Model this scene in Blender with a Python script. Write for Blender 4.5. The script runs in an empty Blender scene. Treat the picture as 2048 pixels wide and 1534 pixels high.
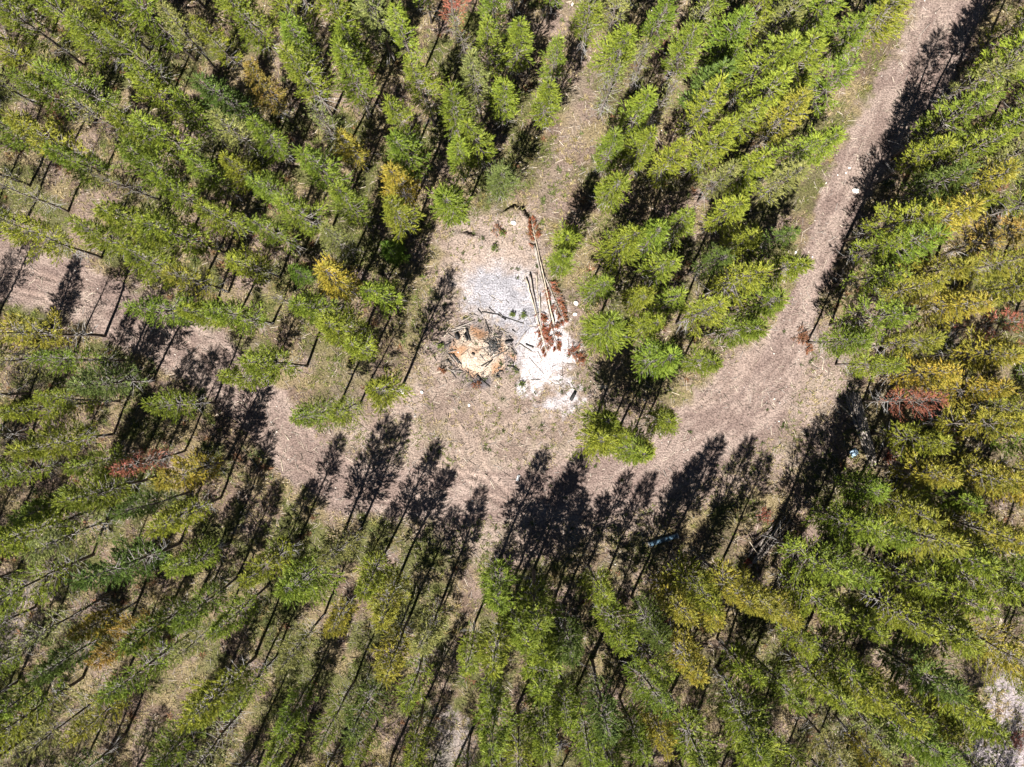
import bpy, math, random
import numpy as np
from mathutils import Vector, Matrix

# ------------------------------------------------------------------ camera, light, exposure
SC = bpy.context.scene
COL = SC.collection
R = math.radians
H, F, CX, CY = 50.0, 1400.0, 1024.0, 748.0          # drone height (m), focal length and nadir point in photo pixels
S = F / H                                          # 28 photo pixels per metre on the ground

cam = bpy.data.cameras.new('camera'); camo = bpy.data.objects.new('camera', cam); COL.objects.link(camo)
camo.location = (0, 0, H); camo.rotation_euler = (0, 0, 0)
cam.sensor_width = 36; cam.lens = 36 * F / 2048; cam.clip_end = 3000
cam.shift_y = -(767 - CY) / 2048
SC.camera = camo

SUN_ELEV, SHADOW_AZ = 50.0, 23.0                   # shadows run up and to the right in the photo
sx, sy = -math.sin(R(SHADOW_AZ)), -math.cos(R(SHADOW_AZ))
world = bpy.data.worlds.new('World'); SC.world = world; world.use_nodes = True
wn = world.node_tree
sky = wn.nodes.new('ShaderNodeTexSky'); sky.sky_type = 'NISHITA'; sky.sun_disc = False
sky.altitude = 2500; sky.air_density = .35; sky.dust_density = 0; sky.sun_elevation = R(SUN_ELEV); sky.sun_rotation = math.atan2(sx, sy)
bg = wn.nodes['Background']; wn.links.new(sky.outputs[0], bg.inputs[0]); bg.inputs[1].default_value = 0.05
sun = bpy.data.lights.new('sun', 'SUN'); sun.energy = 5.0; sun.angle = R(0.5); sun.color = (1, .95, .87)
suno = bpy.data.objects.new('sun', sun); COL.objects.link(suno)
suno.rotation_euler = Vector((sx * math.cos(R(SUN_ELEV)), sy * math.cos(R(SUN_ELEV)), math.sin(R(SUN_ELEV)))).to_track_quat('Z', 'Y').to_euler()
suno.location = (0, 0, 80)
vs = SC.view_settings; vs.view_transform = 'Standard'; vs.look = 'None'; vs.exposure = 1.68; vs.gamma = 1
SC.render.engine = 'CYCLES'
SC.cycles.max_bounces = 4; SC.cycles.diffuse_bounces = 1; SC.cycles.transmission_bounces = 2

# ------------------------------------------------------------------ helpers
rng = np.random.default_rng(7)
def W(px, py):                                     # photo pixel -> ground point
    return (px - CX) / S, (CY - py) / S

def tag(o, label=None, cat=None, group=None, kind=None):
    if label: o['label'] = label
    if cat: o['category'] = cat
    if group: o['group'] = group
    if kind: o['kind'] = kind
    return o

def empty(name, loc, rz=0):
    o = bpy.data.objects.new(name, None); COL.objects.link(o)
    o.location = loc; o.rotation_euler = (0, 0, rz); o.empty_display_size = .3
    return o

def link(name, me, parent=None, mat=None):
    o = bpy.data.objects.new(name, me); COL.objects.link(o)
    if parent: o.parent = parent
    if mat and not me.materials: me.materials.append(mat)
    return o

def raw_mesh(name, V, faces_flat, sizes, mat, attrs=None, smooth=False):
    me = bpy.data.meshes.new(name)
    V = np.asarray(V, dtype=np.float32); faces_flat = np.asarray(faces_flat, dtype=np.int32); sizes = np.asarray(sizes, dtype=np.int32)
    me.vertices.add(len(V)); me.vertices.foreach_set('co', V.ravel())
    me.loops.add(len(faces_flat)); me.loops.foreach_set('vertex_index', faces_flat)
    me.polygons.add(len(sizes)); me.polygons.foreach_set('loop_start', np.concatenate([[0], np.cumsum(sizes)[:-1]]).astype(np.int32))
    me.polygons.foreach_set('loop_total', sizes)
    if smooth: me.polygons.foreach_set('use_smooth', np.ones(len(sizes), dtype=bool))
    for k, a in (attrs or {}).items():
        a = np.asarray(a, dtype=np.float32)
        if a.ndim == 1:
            at = me.attributes.new(k, 'FLOAT', 'POINT'); at.data.foreach_set('value', a)
        else:
            at = me.attributes.new(k, 'FLOAT_COLOR', 'POINT')
            at.data.foreach_set('color', np.concatenate([a, np.ones((len(a), 1), np.float32)], 1).ravel())
    me.materials.append(mat)
    me.update(calc_edges=True)
    return me

class MB:                                          # collects tubes, boxes and blades, builds ONE mesh
    def __init__(s): s.V = []; s.Fc = []; s.n = 0; s.A = []
    def add(s, V, faces, a=1.0):
        V = np.asarray(V, dtype=float); s.V.append(V)
        s.Fc += [[i + s.n for i in f] for f in faces]; s.n += len(V)
        s.A.append(np.full(len(V), a))
    def tube(s, P, rad, sides=6, a=1.0, caps=True):
        P = [Vector(p) for p in P]; n = len(P); V = []
        t0 = (P[-1] - P[0]).normalized()
        ref = Vector((0, 0, 1)) if abs(t0.z) < .9 else Vector((1, 0, 0))
        for i, p in enumerate(P):
            t = (P[min(i + 1, n - 1)] - P[max(i - 1, 0)]).normalized()
            u = t.cross(ref).normalized(); w = u.cross(t)
            r = rad[i] if hasattr(rad, '__len__') else rad
            for k in range(sides):
                an = 2 * math.pi * k / sides
                V.append(p + u * (math.cos(an) * r) + w * (math.sin(an) * r))
        Fs = []
        for i in range(n - 1):
            for k in range(sides):
                k2 = (k + 1) % sides
                Fs.append((i * sides + k, i * sides + k2, (i + 1) * sides + k2, (i + 1) * sides + k))
        if caps:
            Fs.append(tuple(range(sides))[::-1]); Fs.append(tuple((n - 1) * sides + k for k in range(sides)))
        s.add([tuple(v) for v in V], Fs, a)
    def mesh(s, name, mat, smooth=True):
        V = np.concatenate(s.V); fl = [i for f in s.Fc for i in f]; sz = [len(f) for f in s.Fc]
        return raw_mesh(name, V, fl, sz, mat, {'v': np.concatenate(s.A)}, smooth)
    def build(s, name, mat, parent=None, smooth=True):
        return link(name, s.mesh(name, mat, smooth), parent)

_tab = np.random.default_rng(99).random((256, 256))
def vnoise(x, y, sc, seed=0):
    x = np.asarray(x, float) * sc + seed * 17.3 + 1000; y = np.asarray(y, float) * sc + seed * 31.7 + 1000
    xi = np.floor(x).astype(int); yi = np.floor(y).astype(int); fx = x - xi; fy = y - yi
    fx = fx * fx * (3 - 2 * fx); fy = fy * fy * (3 - 2 * fy)
    g = lambda a, b: _tab[a % 256, b % 256]
    return (g(xi, yi) * (1 - fx) + g(xi + 1, yi) * fx) * (1 - fy) + (g(xi, yi + 1) * (1 - fx) + g(xi + 1, yi + 1) * fx) * fy
def fbm(x, y, sc, seed=0, o=4):
    t = 0; a = .5; n = 0
    for i in range(o): t = t + a * vnoise(x, y, sc * 2 ** i, seed + i); n += a; a *= .5
    return t / n
def smooth(e0, e1, v):
    t = np.clip((v - e0) / (e1 - e0), 0, 1); return t * t * (3 - 2 * t)

# ------------------------------------------------------------------ materials
def new_mat(name):
    m = bpy.data.materials.new(name); m.use_nodes = True
    nt = m.node_tree; b = nt.nodes['Principled BSDF']
    return m, nt, b
def node(nt, t, **kw):
    n = nt.nodes.new(t)
    for k, v in kw.items(): setattr(n, k, v)
    return n
def noise_col(nt, scale, detail=4, coord='Object'):
    tc = node(nt, 'ShaderNodeTexCoord'); no = node(nt, 'ShaderNodeTexNoise')
    no.inputs['Scale'].default_value = scale; no.inputs['Detail'].default_value = detail
    nt.links.new(tc.outputs[coord], no.inputs['Vector']); return no
def ramp(nt, src, stops):
    r = node(nt, 'ShaderNodeValToRGB'); e = r.color_ramp.elements
    while len(e) > 1: e.remove(e[-1])
    e[0].position, e[0].color = stops[0][0], (*stops[0][1], 1)
    for p, c in stops[1:]:
        q = e.new(p); q.color = (*c, 1)
    nt.links.new(src, r.inputs[0]); return r
def wood(name, c0, c1, scale=6, rough=.85, spec=.2):
    m, nt, b = new_mat(name)
    no = noise_col(nt, scale, 6); r = ramp(nt, no.outputs['Fac'], [(.3, c0), (.7, c1)])
    bu = node(nt, 'ShaderNodeBump'); bu.inputs['Strength'].default_value = .4; bu.inputs['Distance'].default_value = .02
    n2 = noise_col(nt, scale * 5, 3); nt.links.new(n2.outputs['Fac'], bu.inputs['Height']); nt.links.new(bu.outputs[0], b.inputs['Normal'])
    nt.links.new(r.outputs[0], b.inputs['Base Color']); b.inputs['Roughness'].default_value = rough; b.inputs['Specular IOR Level'].default_value = spec
    return m
M_bark = wood('pine_bark', (.07, .055, .045), (.2, .165, .14))
M_greylog = wood('weathered_log', (.14, .12, .105), (.34, .3, .27), 5)
M_palelog = wood('pale_log', (.3, .25, .19), (.5, .43, .34), 5)
M_darklog = wood('dark_log', (.05, .042, .04), (.16, .13, .12), 5)
M_char = wood('charred_wood', (.006, .006, .007), (.035, .033, .033), 8, .7, .3)
M_ashwood = wood('half_burnt_wood', (.05, .045, .042), (.28, .25, .23), 6)
M_rock = wood('pale_rock', (.5, .47, .43), (.82, .79, .74), 3, .9)
M_rockgrey = wood('grey_rock', (.17, .155, .145), (.32, .3, .28), 3, .9)
M_plank = wood('bleached_plank', (.3, .245, .19), (.48, .41, .32), 4)
M_deadtwig = wood('silver_dead_wood', (.3, .3, .31), (.6, .6, .62), 6)
M_deadneedle = None

def needle_mat():
    m, nt, b = new_mat('pine_needles')
    oi = node(nt, 'ShaderNodeObjectInfo'); at = node(nt, 'ShaderNodeAttribute', attribute_name='v')
    hs = node(nt, 'ShaderNodeHueSaturation')
    mr = node(nt, 'ShaderNodeMapRange'); mr.inputs[3].default_value = .5; mr.inputs[4].default_value = 1.6
    mh = node(nt, 'ShaderNodeMapRange'); mh.inputs[3].default_value = .525; mh.inputs[4].default_value = .48
    nt.links.new(at.outputs['Fac'], mr.inputs[0]); nt.links.new(at.outputs['Fac'], mh.inputs[0])
    pn = noise_col(nt, 1.1, 3); pr = ramp(nt, pn.outputs['Fac'], [(.42, (0, 0, 0)), (.6, (1, 1, 1))]); pm = node(nt, 'ShaderNodeMath', operation='MULTIPLY')
    inv = node(nt, 'ShaderNodeMath', operation='SUBTRACT'); inv.inputs[0].default_value = 1; nt.links.new(oi.outputs['Alpha'], inv.inputs[1])
    nt.links.new(pr.outputs[0], pm.inputs[0]); nt.links.new(inv.outputs[0], pm.inputs[1])
    pmx = node(nt, 'ShaderNodeMix', data_type='RGBA'); nt.links.new(pm.outputs[0], pmx.inputs[0]); nt.links.new(oi.outputs['Color'], pmx.inputs[6]); pmx.inputs[7].default_value = (.17, .19, .035, 1)
    nt.links.new(pmx.outputs[2], hs.inputs['Color']); nt.links.new(mr.outputs[0], hs.inputs['Value']); nt.links.new(mh.outputs[0], hs.inputs['Hue'])
    nt.links.new(hs.outputs[0], b.inputs['Base Color'])
    b.inputs['Roughness'].default_value = .5; b.inputs['Specular IOR Level'].default_value = .3
    tr = node(nt, 'ShaderNodeBsdfTranslucent'); nt.links.new(hs.outputs[0], tr.inputs['Color'])
    mx = node(nt, 'ShaderNodeMixShader'); mx.inputs[0].default_value = .22
    nt.links.new(b.outputs[0], mx.inputs[1]); nt.links.new(tr.outputs[0], mx.inputs[2])
    nt.links.new(mx.outputs[0], nt.nodes['Material Output'].inputs['Surface'])
    return m
M_needle = needle_mat()

def vcol_mat(name, attr='col', rough=.9, transl=0.0):
    m, nt, b = new_mat(name)
    at = node(nt, 'ShaderNodeAttribute', attribute_name=attr)
    nt.links.new(at.outputs['Color'], b.inputs['Base Color']); b.inputs['Roughness'].default_value = rough; b.inputs['Specular IOR Level'].default_value = .15
    if transl:
        tr = node(nt, 'ShaderNodeBsdfTranslucent'); nt.links.new(at.outputs['Color'], tr.inputs['Color'])
        mx = node(nt, 'ShaderNodeMixShader'); mx.inputs[0].default_value = transl
        nt.links.new(b.outputs[0], mx.inputs[1]); nt.links.new(tr.outputs[0], mx.inputs[2])
        nt.links.new(mx.outputs[0], nt.nodes['Material Output'].inputs['Surface'])
    return m
M_grass = vcol_mat('grass_blades', transl=.25)
M_litter = vcol_mat('forest_litter')

# ------------------------------------------------------------------ ground: zones and relief
def seg_dist(x, y, pts):
    d = np.full(np.shape(x), 1e9); u = np.zeros(np.shape(x)); side = np.zeros(np.shape(x)); acc = 0
    for (ax, ay), (bx, by) in zip(pts[:-1], pts[1:]):
        L = math.hypot(bx - ax, by - ay); tx, ty = (bx - ax) / L, (by - ay) / L
        t = np.clip((x - ax) * tx + (y - ay) * ty, 0, L)
        qx, qy = x - ax - tx * t, y - ay - ty * t; dd = np.hypot(qx, qy)
        k = dd < d; d = np.where(k, dd, d); u = np.where(k, acc + t, u); side = np.where(k, tx * qy - ty * qx, side); acc += L
    return d, u, side
def poly_sd(x, y, pts):                            # signed distance to a polygon, negative inside
    d = np.full(np.shape(x), 1e9); ins = np.zeros(np.shape(x), bool)
    n = len(pts)
    for i in range(n):
        ax, ay = pts[i]; bx, by = pts[(i + 1) % n]
        dd, _, _ = seg_dist(x, y, [(ax, ay), (bx, by)]); d = np.minimum(d, dd)
        c = ((ay > y) != (by > y)) & (x < (bx - ax) * (y - ay) / (by - ay + 1e-12) + ax); ins ^= c
    return np.where(ins, -d, d)
PX = lambda L: [W(*p) for p in L]

ROAD_R = PX([(2100, -420), (1990, -160), (1900, 0), (1850, 130), (1760, 260), (1690, 390), (1645, 500), (1605, 600), (1570, 700), (1500, 800), (1370, 890), (1230, 970), (1100, 990), (950, 985), (800, 985), (690, 975), (600, 915), (530, 820), (410, 710), (300, 660), (190, 605), (90, 560), (-20, 530), (-300, 470), (-700, 380)])
ROAD_W = [2.6, 2.4, 2.4, 2.3, 2.1, 1.7, 1.35, 1.0, 1.8, 2.8, 2.5, 2.2, 2.0, 1.9, 1.8, 1.8, 1.9, 2.0, 2.1, 2.1, 2.1, 2.2, 2.2, 2.2, 2.2]
_cum = np.concatenate([[0], np.cumsum([math.hypot(b[0] - a[0], b[1] - a[1]) for a, b in zip(ROAD_R[:-1], ROAD_R[1:])])])
CLEAR = PX([(900, 455), (960, 425), (1050, 418), (1095, 480), (1120, 580), (1150, 690), (1210, 770), (1240, 830), (1340, 830), (1430, 720), (1540, 655), (1640, 650), (1710, 720), (1730, 800), (1680, 900), (1560, 960), (1420, 1000), (1280, 1070), (1120, 1110), (1000, 1150), (960, 1120), (900, 1080), (820, 1030), (700, 1010), (610, 950), (640, 870), (760, 800), (830, 730), (850, 640), (870, 540)])
TRAIL = PX([(1010, -200), (1140, -40), (1150, 40), (1160, 180), (1150, 260), (1120, 330), (1085, 400), (1070, 440)])
ASHGREY = PX([(938, 540), (1000, 520), (1048, 540), (1066, 590), (1086, 650), (1104, 705), (1040, 708), (1015, 668), (985, 645), (946, 600)])
WHITE1 = PX([(1040, 690), (1075, 660), (1095, 640), (1100, 600), (1130, 640), (1146, 680), (1150, 722), (1118, 748), (1075, 775), (1045, 775), (1035, 740)])
WHITE2 = PX([(1085, 815), (1120, 785), (1145, 775), (1160, 800), (1140, 818)])
WHITE3 = PX([(912, 570), (928, 530), (960, 510), (1010, 502), (1062, 522), (1086, 570), (1108, 640), (1118, 692), (1040, 692), (1000, 652), (945, 640)])
GREYBR = PX([(1990, 1360), (2080, 1350), (2200, 1480), (2100, 1700), (1960, 1600), (1930, 1510), (1960, 1420)])
GRAVEL = PX([(860, 1450), (900, 1420), (940, 1450), (925, 1520), (870, 1530)])
LEFTGREY = PX([(-40, 1180), (40, 1140), (90, 1200), (60, 1290), (-30, 1330)])
PILE = W(960, 703); PA, PB = 2.25, 1.75
BANK = PX([(880, 470), (905, 462), (928, 466), (948, 474), (960, 455), (985, 432), (1008, 424), (1024, 416), (1042, 420), (1056, 438), (1062, 458)])
def T2(c, r, L): return PX([(c * 512 + x * .33377, r * 511 + (1 if r else 0) * 1 + y * .33377) for x, y in L])
RUTS = [T2(1, 1, [(1150, 930), (1210, 1030), (1260, 1150), (1280, 1270)]), T2(1, 1, [(1290, 900), (1350, 1000), (1365, 1100)]),
        T2(1, 1, [(1330, 1110), (1350, 1230), (1400, 1320), (1530, 1450), (1640, 1530)]), T2(1, 1, [(1530, 1000), (1400, 1060), (1370, 1180)]),
        T2(1, 1, [(1100, 1130), (1130, 1240), (1200, 1300), (1380, 1340)]), T2(1, 1, [(1050, 1270), (1200, 1300), (1330, 1420), (1480, 1480)]),
        T2(1, 1, [(1190, 1140), (1210, 1250), (1320, 1330)]), T2(0, 1, [(60, 200), (250, 250), (360, 320)]), T2(0, 1, [(0, 70), (150, 80), (330, 150)]),
        T2(0, 1, [(830, 500), (980, 620), (1150, 750)]), T2(0, 1, [(1060, 480), (1180, 570), (1290, 660)]), T2(1, 1, [(40, 1080), (150, 1190), (330, 1300)]), T2(1, 1, [(560, 1380), (720, 1470), (900, 1490)]),
        T2(2, 1, [(1240, 860), (1400, 720), (1480, 560)]), T2(2, 1, [(1120, 900), (1250, 790), (1400, 600)])]

def road_masks(x, y):
    d, u, side = seg_dist(x, y, ROAD_R)
    w = np.interp(u, _cum, ROAD_W)
    return d, u, side, w
def ground_z(x, y):
    x = np.asarray(x, float); y = np.asarray(y, float)
    z = (fbm(x, y, .12, 3, 3) - .5) * .5 + (fbm(x, y, .9, 5, 3) - .5) * .1
    d, u, side, w = road_masks(x, y)
    rd = smooth(1.15, .7, d / w)
    z = z * (1 - .6 * rd) - .05 * rd
    e = np.hypot((x - PILE[0]) / PA, (y - PILE[1]) / PB) + (fbm(x, y, 1.2, 8) - .5) * .35
    z = z + .32 * smooth(1.1, .3, e) + .12 * (fbm(x, y, 2.2, 12) - .5) * smooth(1.1, .8, e)
    # scraped bank: the ground steps down just inside the line
    db, ub, sb = seg_dist(x, y, BANK)
    step = np.where(sb > 0, -smooth(.9, 0, db) * .2, smooth(2.2, 0, db) * .36 * (.6 + .8 * fbm(x, y, 1.6, 15)))
    z = z + step * (.12 + .75 * np.exp(-((ub - 2.2) / .6) ** 2) + smooth(4.9, 5.9, ub)) * smooth(0, .6, ub) * smooth(8.2, 7.5, ub)
    near = (np.abs(x) < 36) & (np.abs(y) < 30)
    if near.any():
        for rt in RUTS:
            dr, ur, sr = seg_dist(x, y, rt)
            z = z - .06 * np.exp(-(dr / .12) ** 2) + .045 * np.exp(-((dr - .27) / .13) ** 2) * (.3 + 1.2 * vnoise(x, y, 2.5, 16))
    return z

GK = np.array([.475, .455, .495])
def ground_color(x, y):
    n1 = fbm(x, y, .22, 21, 4); n2 = fbm(x, y, .8, 22, 4); n3 = fbm(x, y, 2.2, 23, 3); n4 = fbm(x, y, .09, 24, 3)
    jit = (n3 - .5) * 1.2 + (n2 - .5) * 1.6
    C = lambda *c: np.array(c)[None, :] if np.ndim(x) == 1 else np.array(c)
    def mix(a, b, t): return a * (1 - t[:, None]) + b * t[:, None]
    # forest floor: brown litter, straw, green grass
    straw = C(.30, .25, .135); litter = C(.20, .15, .105); green = C(.13, .145, .045); pink = C(.33, .255, .205)
    col = mix(np.repeat(litter, len(x), 0), np.repeat(straw, len(x), 0), smooth(.38, .62, n2))
    col = mix(col, pink, smooth(.55, .7, fbm(x, y, .5, 31)) * .75)
    g = smooth(.45, .62, fbm(x, y, .55, 26, 4)) * (.35 + .65 * smooth(.4, .6, n4)) 
    g = g * (.75 + .35 * (smooth(5, -12, x)))
    col = mix(col, green, np.clip(g, 0, .9))
    # old trail, dry
    d, _, _ = seg_dist(x, y, TRAIL); t = smooth(1.6, .3, d + jit * 1.4)
    col = mix(col, C(.35, .28, .22), t * .6)
    # clearing: pinkish dry soil with straw
    sd = poly_sd(x, y, CLEAR); t = smooth(.9, -.9, sd + jit * 1.5)
    soil = mix(np.repeat(C(.31, .245, .19), len(x), 0), np.repeat(C(.42, .345, .27), len(x), 0), smooth(.35, .65, n2))
    soil = mix(soil, np.repeat(C(.2, .19, .09), len(x), 0), smooth(.55, .72, fbm(x, y, 1.1, 41)) * .35)
    col = mix(col, soil, t)
    # road
    d, u, side, w = road_masks(x, y); t = smooth(1.15, .8, d / w + jit * .35)
    rs = .55 * fbm(u, side * 3.2, .35, 51, 4) + .45 * fbm(u, side * 5, .9, 53, 3)
    road = mix(np.repeat(C(.285, .22, .18), len(x), 0), np.repeat(C(.43, .35, .285), len(x), 0), smooth(.42, .6, rs * .75 + n2 * .25))
    tr = np.exp(-((np.abs(side) - .85) / .3) ** 2)
    road = mix(road, np.repeat(C(.25, .19, .16), len(x), 0), tr * .45 * smooth(.35, .6, fbm(u, side, .25, 55, 3)))
    col = mix(col, road, t * .95)
    for rt in RUTS:
        dr, _, _ = seg_dist(x, y, rt); col = mix(col, C(.44, .34, .26), np.exp(-((dr - .2) / .15) ** 2) * .25)
    # pale earth of the scraped bank and the burnt pit
    for P, c, k, s in ((WHITE3, (.6, .56, .51), .9, .8), (ASHGREY, (.455, .47, .485), .92, .8), (WHITE1, (.78, .76, .73), 1, .5), (WHITE2, (.66, .64, .62), .9, .5),
                       (GREYBR, (.47, .43, .42), .95, .6), (GRAVEL, (.36, .33, .29), .8, .6), (LEFTGREY, (.36, .31, .27), .9, .8)):
        sd = poly_sd(x, y, P); t = smooth(s, -s, sd + jit * .8 + (fbm(x, y, 3.2, 91, 2) - .5) * 1.8) * k
        cc = np.repeat(C(*c), len(x), 0) * (.8 + .4 * n3)[:, None]
        col = mix(col, np.clip(cc, 0, .88) * (.75 + .5 * fbm(x, y, 1.7, 93, 3))[:, None], t)
    sd = poly_sd(x, y, PX([(905, 470), (960, 440), (1040, 440), (1070, 500), (1050, 540), (960, 530), (900, 560)])); t = smooth(.8, -.6, sd + jit)
    col = mix(col, C(.47, .39, .31), t * .8)
    e = np.hypot((x - PILE[0]) / PA, (y - PILE[1]) / PB) + (n2 - .5) * .8
    char = smooth(1.55, 1.15, e) * smooth(.4, .6, fbm(x, y, 1.0, 61) + .12)
    col = mix(col, C(.22, .2, .19), char * .5)
    xx, yy = W(965, 765); col = mix(col, C(.17, .16, .165), smooth(1.0, .3, np.hypot((x - xx) / 1.1, (y - yy) / .7) + (n2 - .5)) * .85)
    t = smooth(1.08, .88, e)
    a = smooth(.38, .6, fbm(x, y, .9, 63, 4)); a = np.clip(a + .6 * smooth(.5, .1, np.hypot(x - PILE[0] + .4, y - PILE[1])) , 0, 1)
    ash = mix(np.repeat(C(.66, .57, .43), len(x), 0), np.repeat(C(.47, .26, .125), len(x), 0), a * .85)
    col = mix(col, ash, t)
    xx, yy = W(988, 690); col = mix(col, C(.27, .27, .28), smooth(.6, .2, np.hypot(x - xx, (y - yy) * .8) + (n3 - .5) * 1.3) * .5)
    xx, yy = W(1016, 722); col = mix(col, C(.4, .37, .35), smooth(.6, .2, np.hypot(x - xx, y - yy) + (n3 - .5) * .6) * .8)
    col = mix(col, C(.21, .2, .1), smooth(40, 62, np.maximum(np.abs(x), np.abs(y) * 1.2)))
    return np.clip(col * GK, .02, .9)

def axis(lo, hi, fine, far):
    a = list(np.arange(lo, hi + fine * .5, fine)); st = fine
    while a[-1] < far: st *= 1.25; a.append(a[-1] + st)
    st = fine; b = []; c = lo
    while c > -far: st *= 1.25; c -= st; b.append(c)
    return np.array(b[::-1] + a)
gx, gy = axis(-41, 41, .12, 600), axis(-32, 32, .12, 600)
XX, YY = np.meshgrid(gx, gy); xs, ys = XX.ravel(), YY.ravel(); nx, ny = len(gx), len(gy)
zs = ground_z(xs, ys); cols = ground_color(xs, ys)
idx = np.arange(nx * ny).reshape(ny, nx)
q = np.stack([idx[:-1, :-1], idx[:-1, 1:], idx[1:, 1:], idx[1:, :-1]], -1).reshape(-1, 4)
def ground_mat():
    m, nt, b = new_mat('forest_ground')
    at = node(nt, 'ShaderNodeAttribute', attribute_name='col')
    n1 = noise_col(nt, 9, 6); n2 = noise_col(nt, 40, 4)
    r1 = ramp(nt, n1.outputs['Fac'], [(.28, (.42, .4, .39)), (.5, (1, 1, 1)), (.7, (1.5, 1.48, 1.46))])
    r2 = ramp(nt, n2.outputs['Fac'], [(.3, (.7, .7, .7)), (.7, (1.3, 1.3, 1.3))])
    m1 = node(nt, 'ShaderNodeMix', data_type='RGBA', blend_type='MULTIPLY'); m1.inputs[0].default_value = 1
    m2 = node(nt, 'ShaderNodeMix', data_type='RGBA', blend_type='MULTIPLY'); m2.inputs[0].default_value = 1
    nt.links.new(at.outputs['Color'], m1.inputs[6]); nt.links.new(r1.outputs[0], m1.inputs[7])
    nt.links.new(m1.outputs[2], m2.inputs[6]); nt.links.new(r2.outputs[0], m2.inputs[7])
    nt.links.new(m2.outputs[2], b.inputs['Base Color'])
    bu = node(nt, 'ShaderNodeBump'); bu.inputs['Strength'].default_value = .9; bu.inputs['Distance'].default_value = .11
    nt.links.new(n1.outputs['Fac'], bu.inputs['Height']); nt.links.new(bu.outputs[0], b.inputs['Normal'])
    b.inputs['Roughness'].default_value = .95; b.inputs['Specular IOR Level'].default_value = .1
    return m
gme = raw_mesh('ground', np.stack([xs, ys, zs], 1), q.ravel(), np.full(len(q), 4), ground_mat(), {'col': cols}, True)
tag(link('ground', gme), kind='structure')
def gz(x, y): return float(ground_z(np.array([x]), np.array([y]))[0])
def PZ(px, py, dz=0):
    x, y = W(px, py); return Vector((x, y, gz(x, y) + dz))

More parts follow.
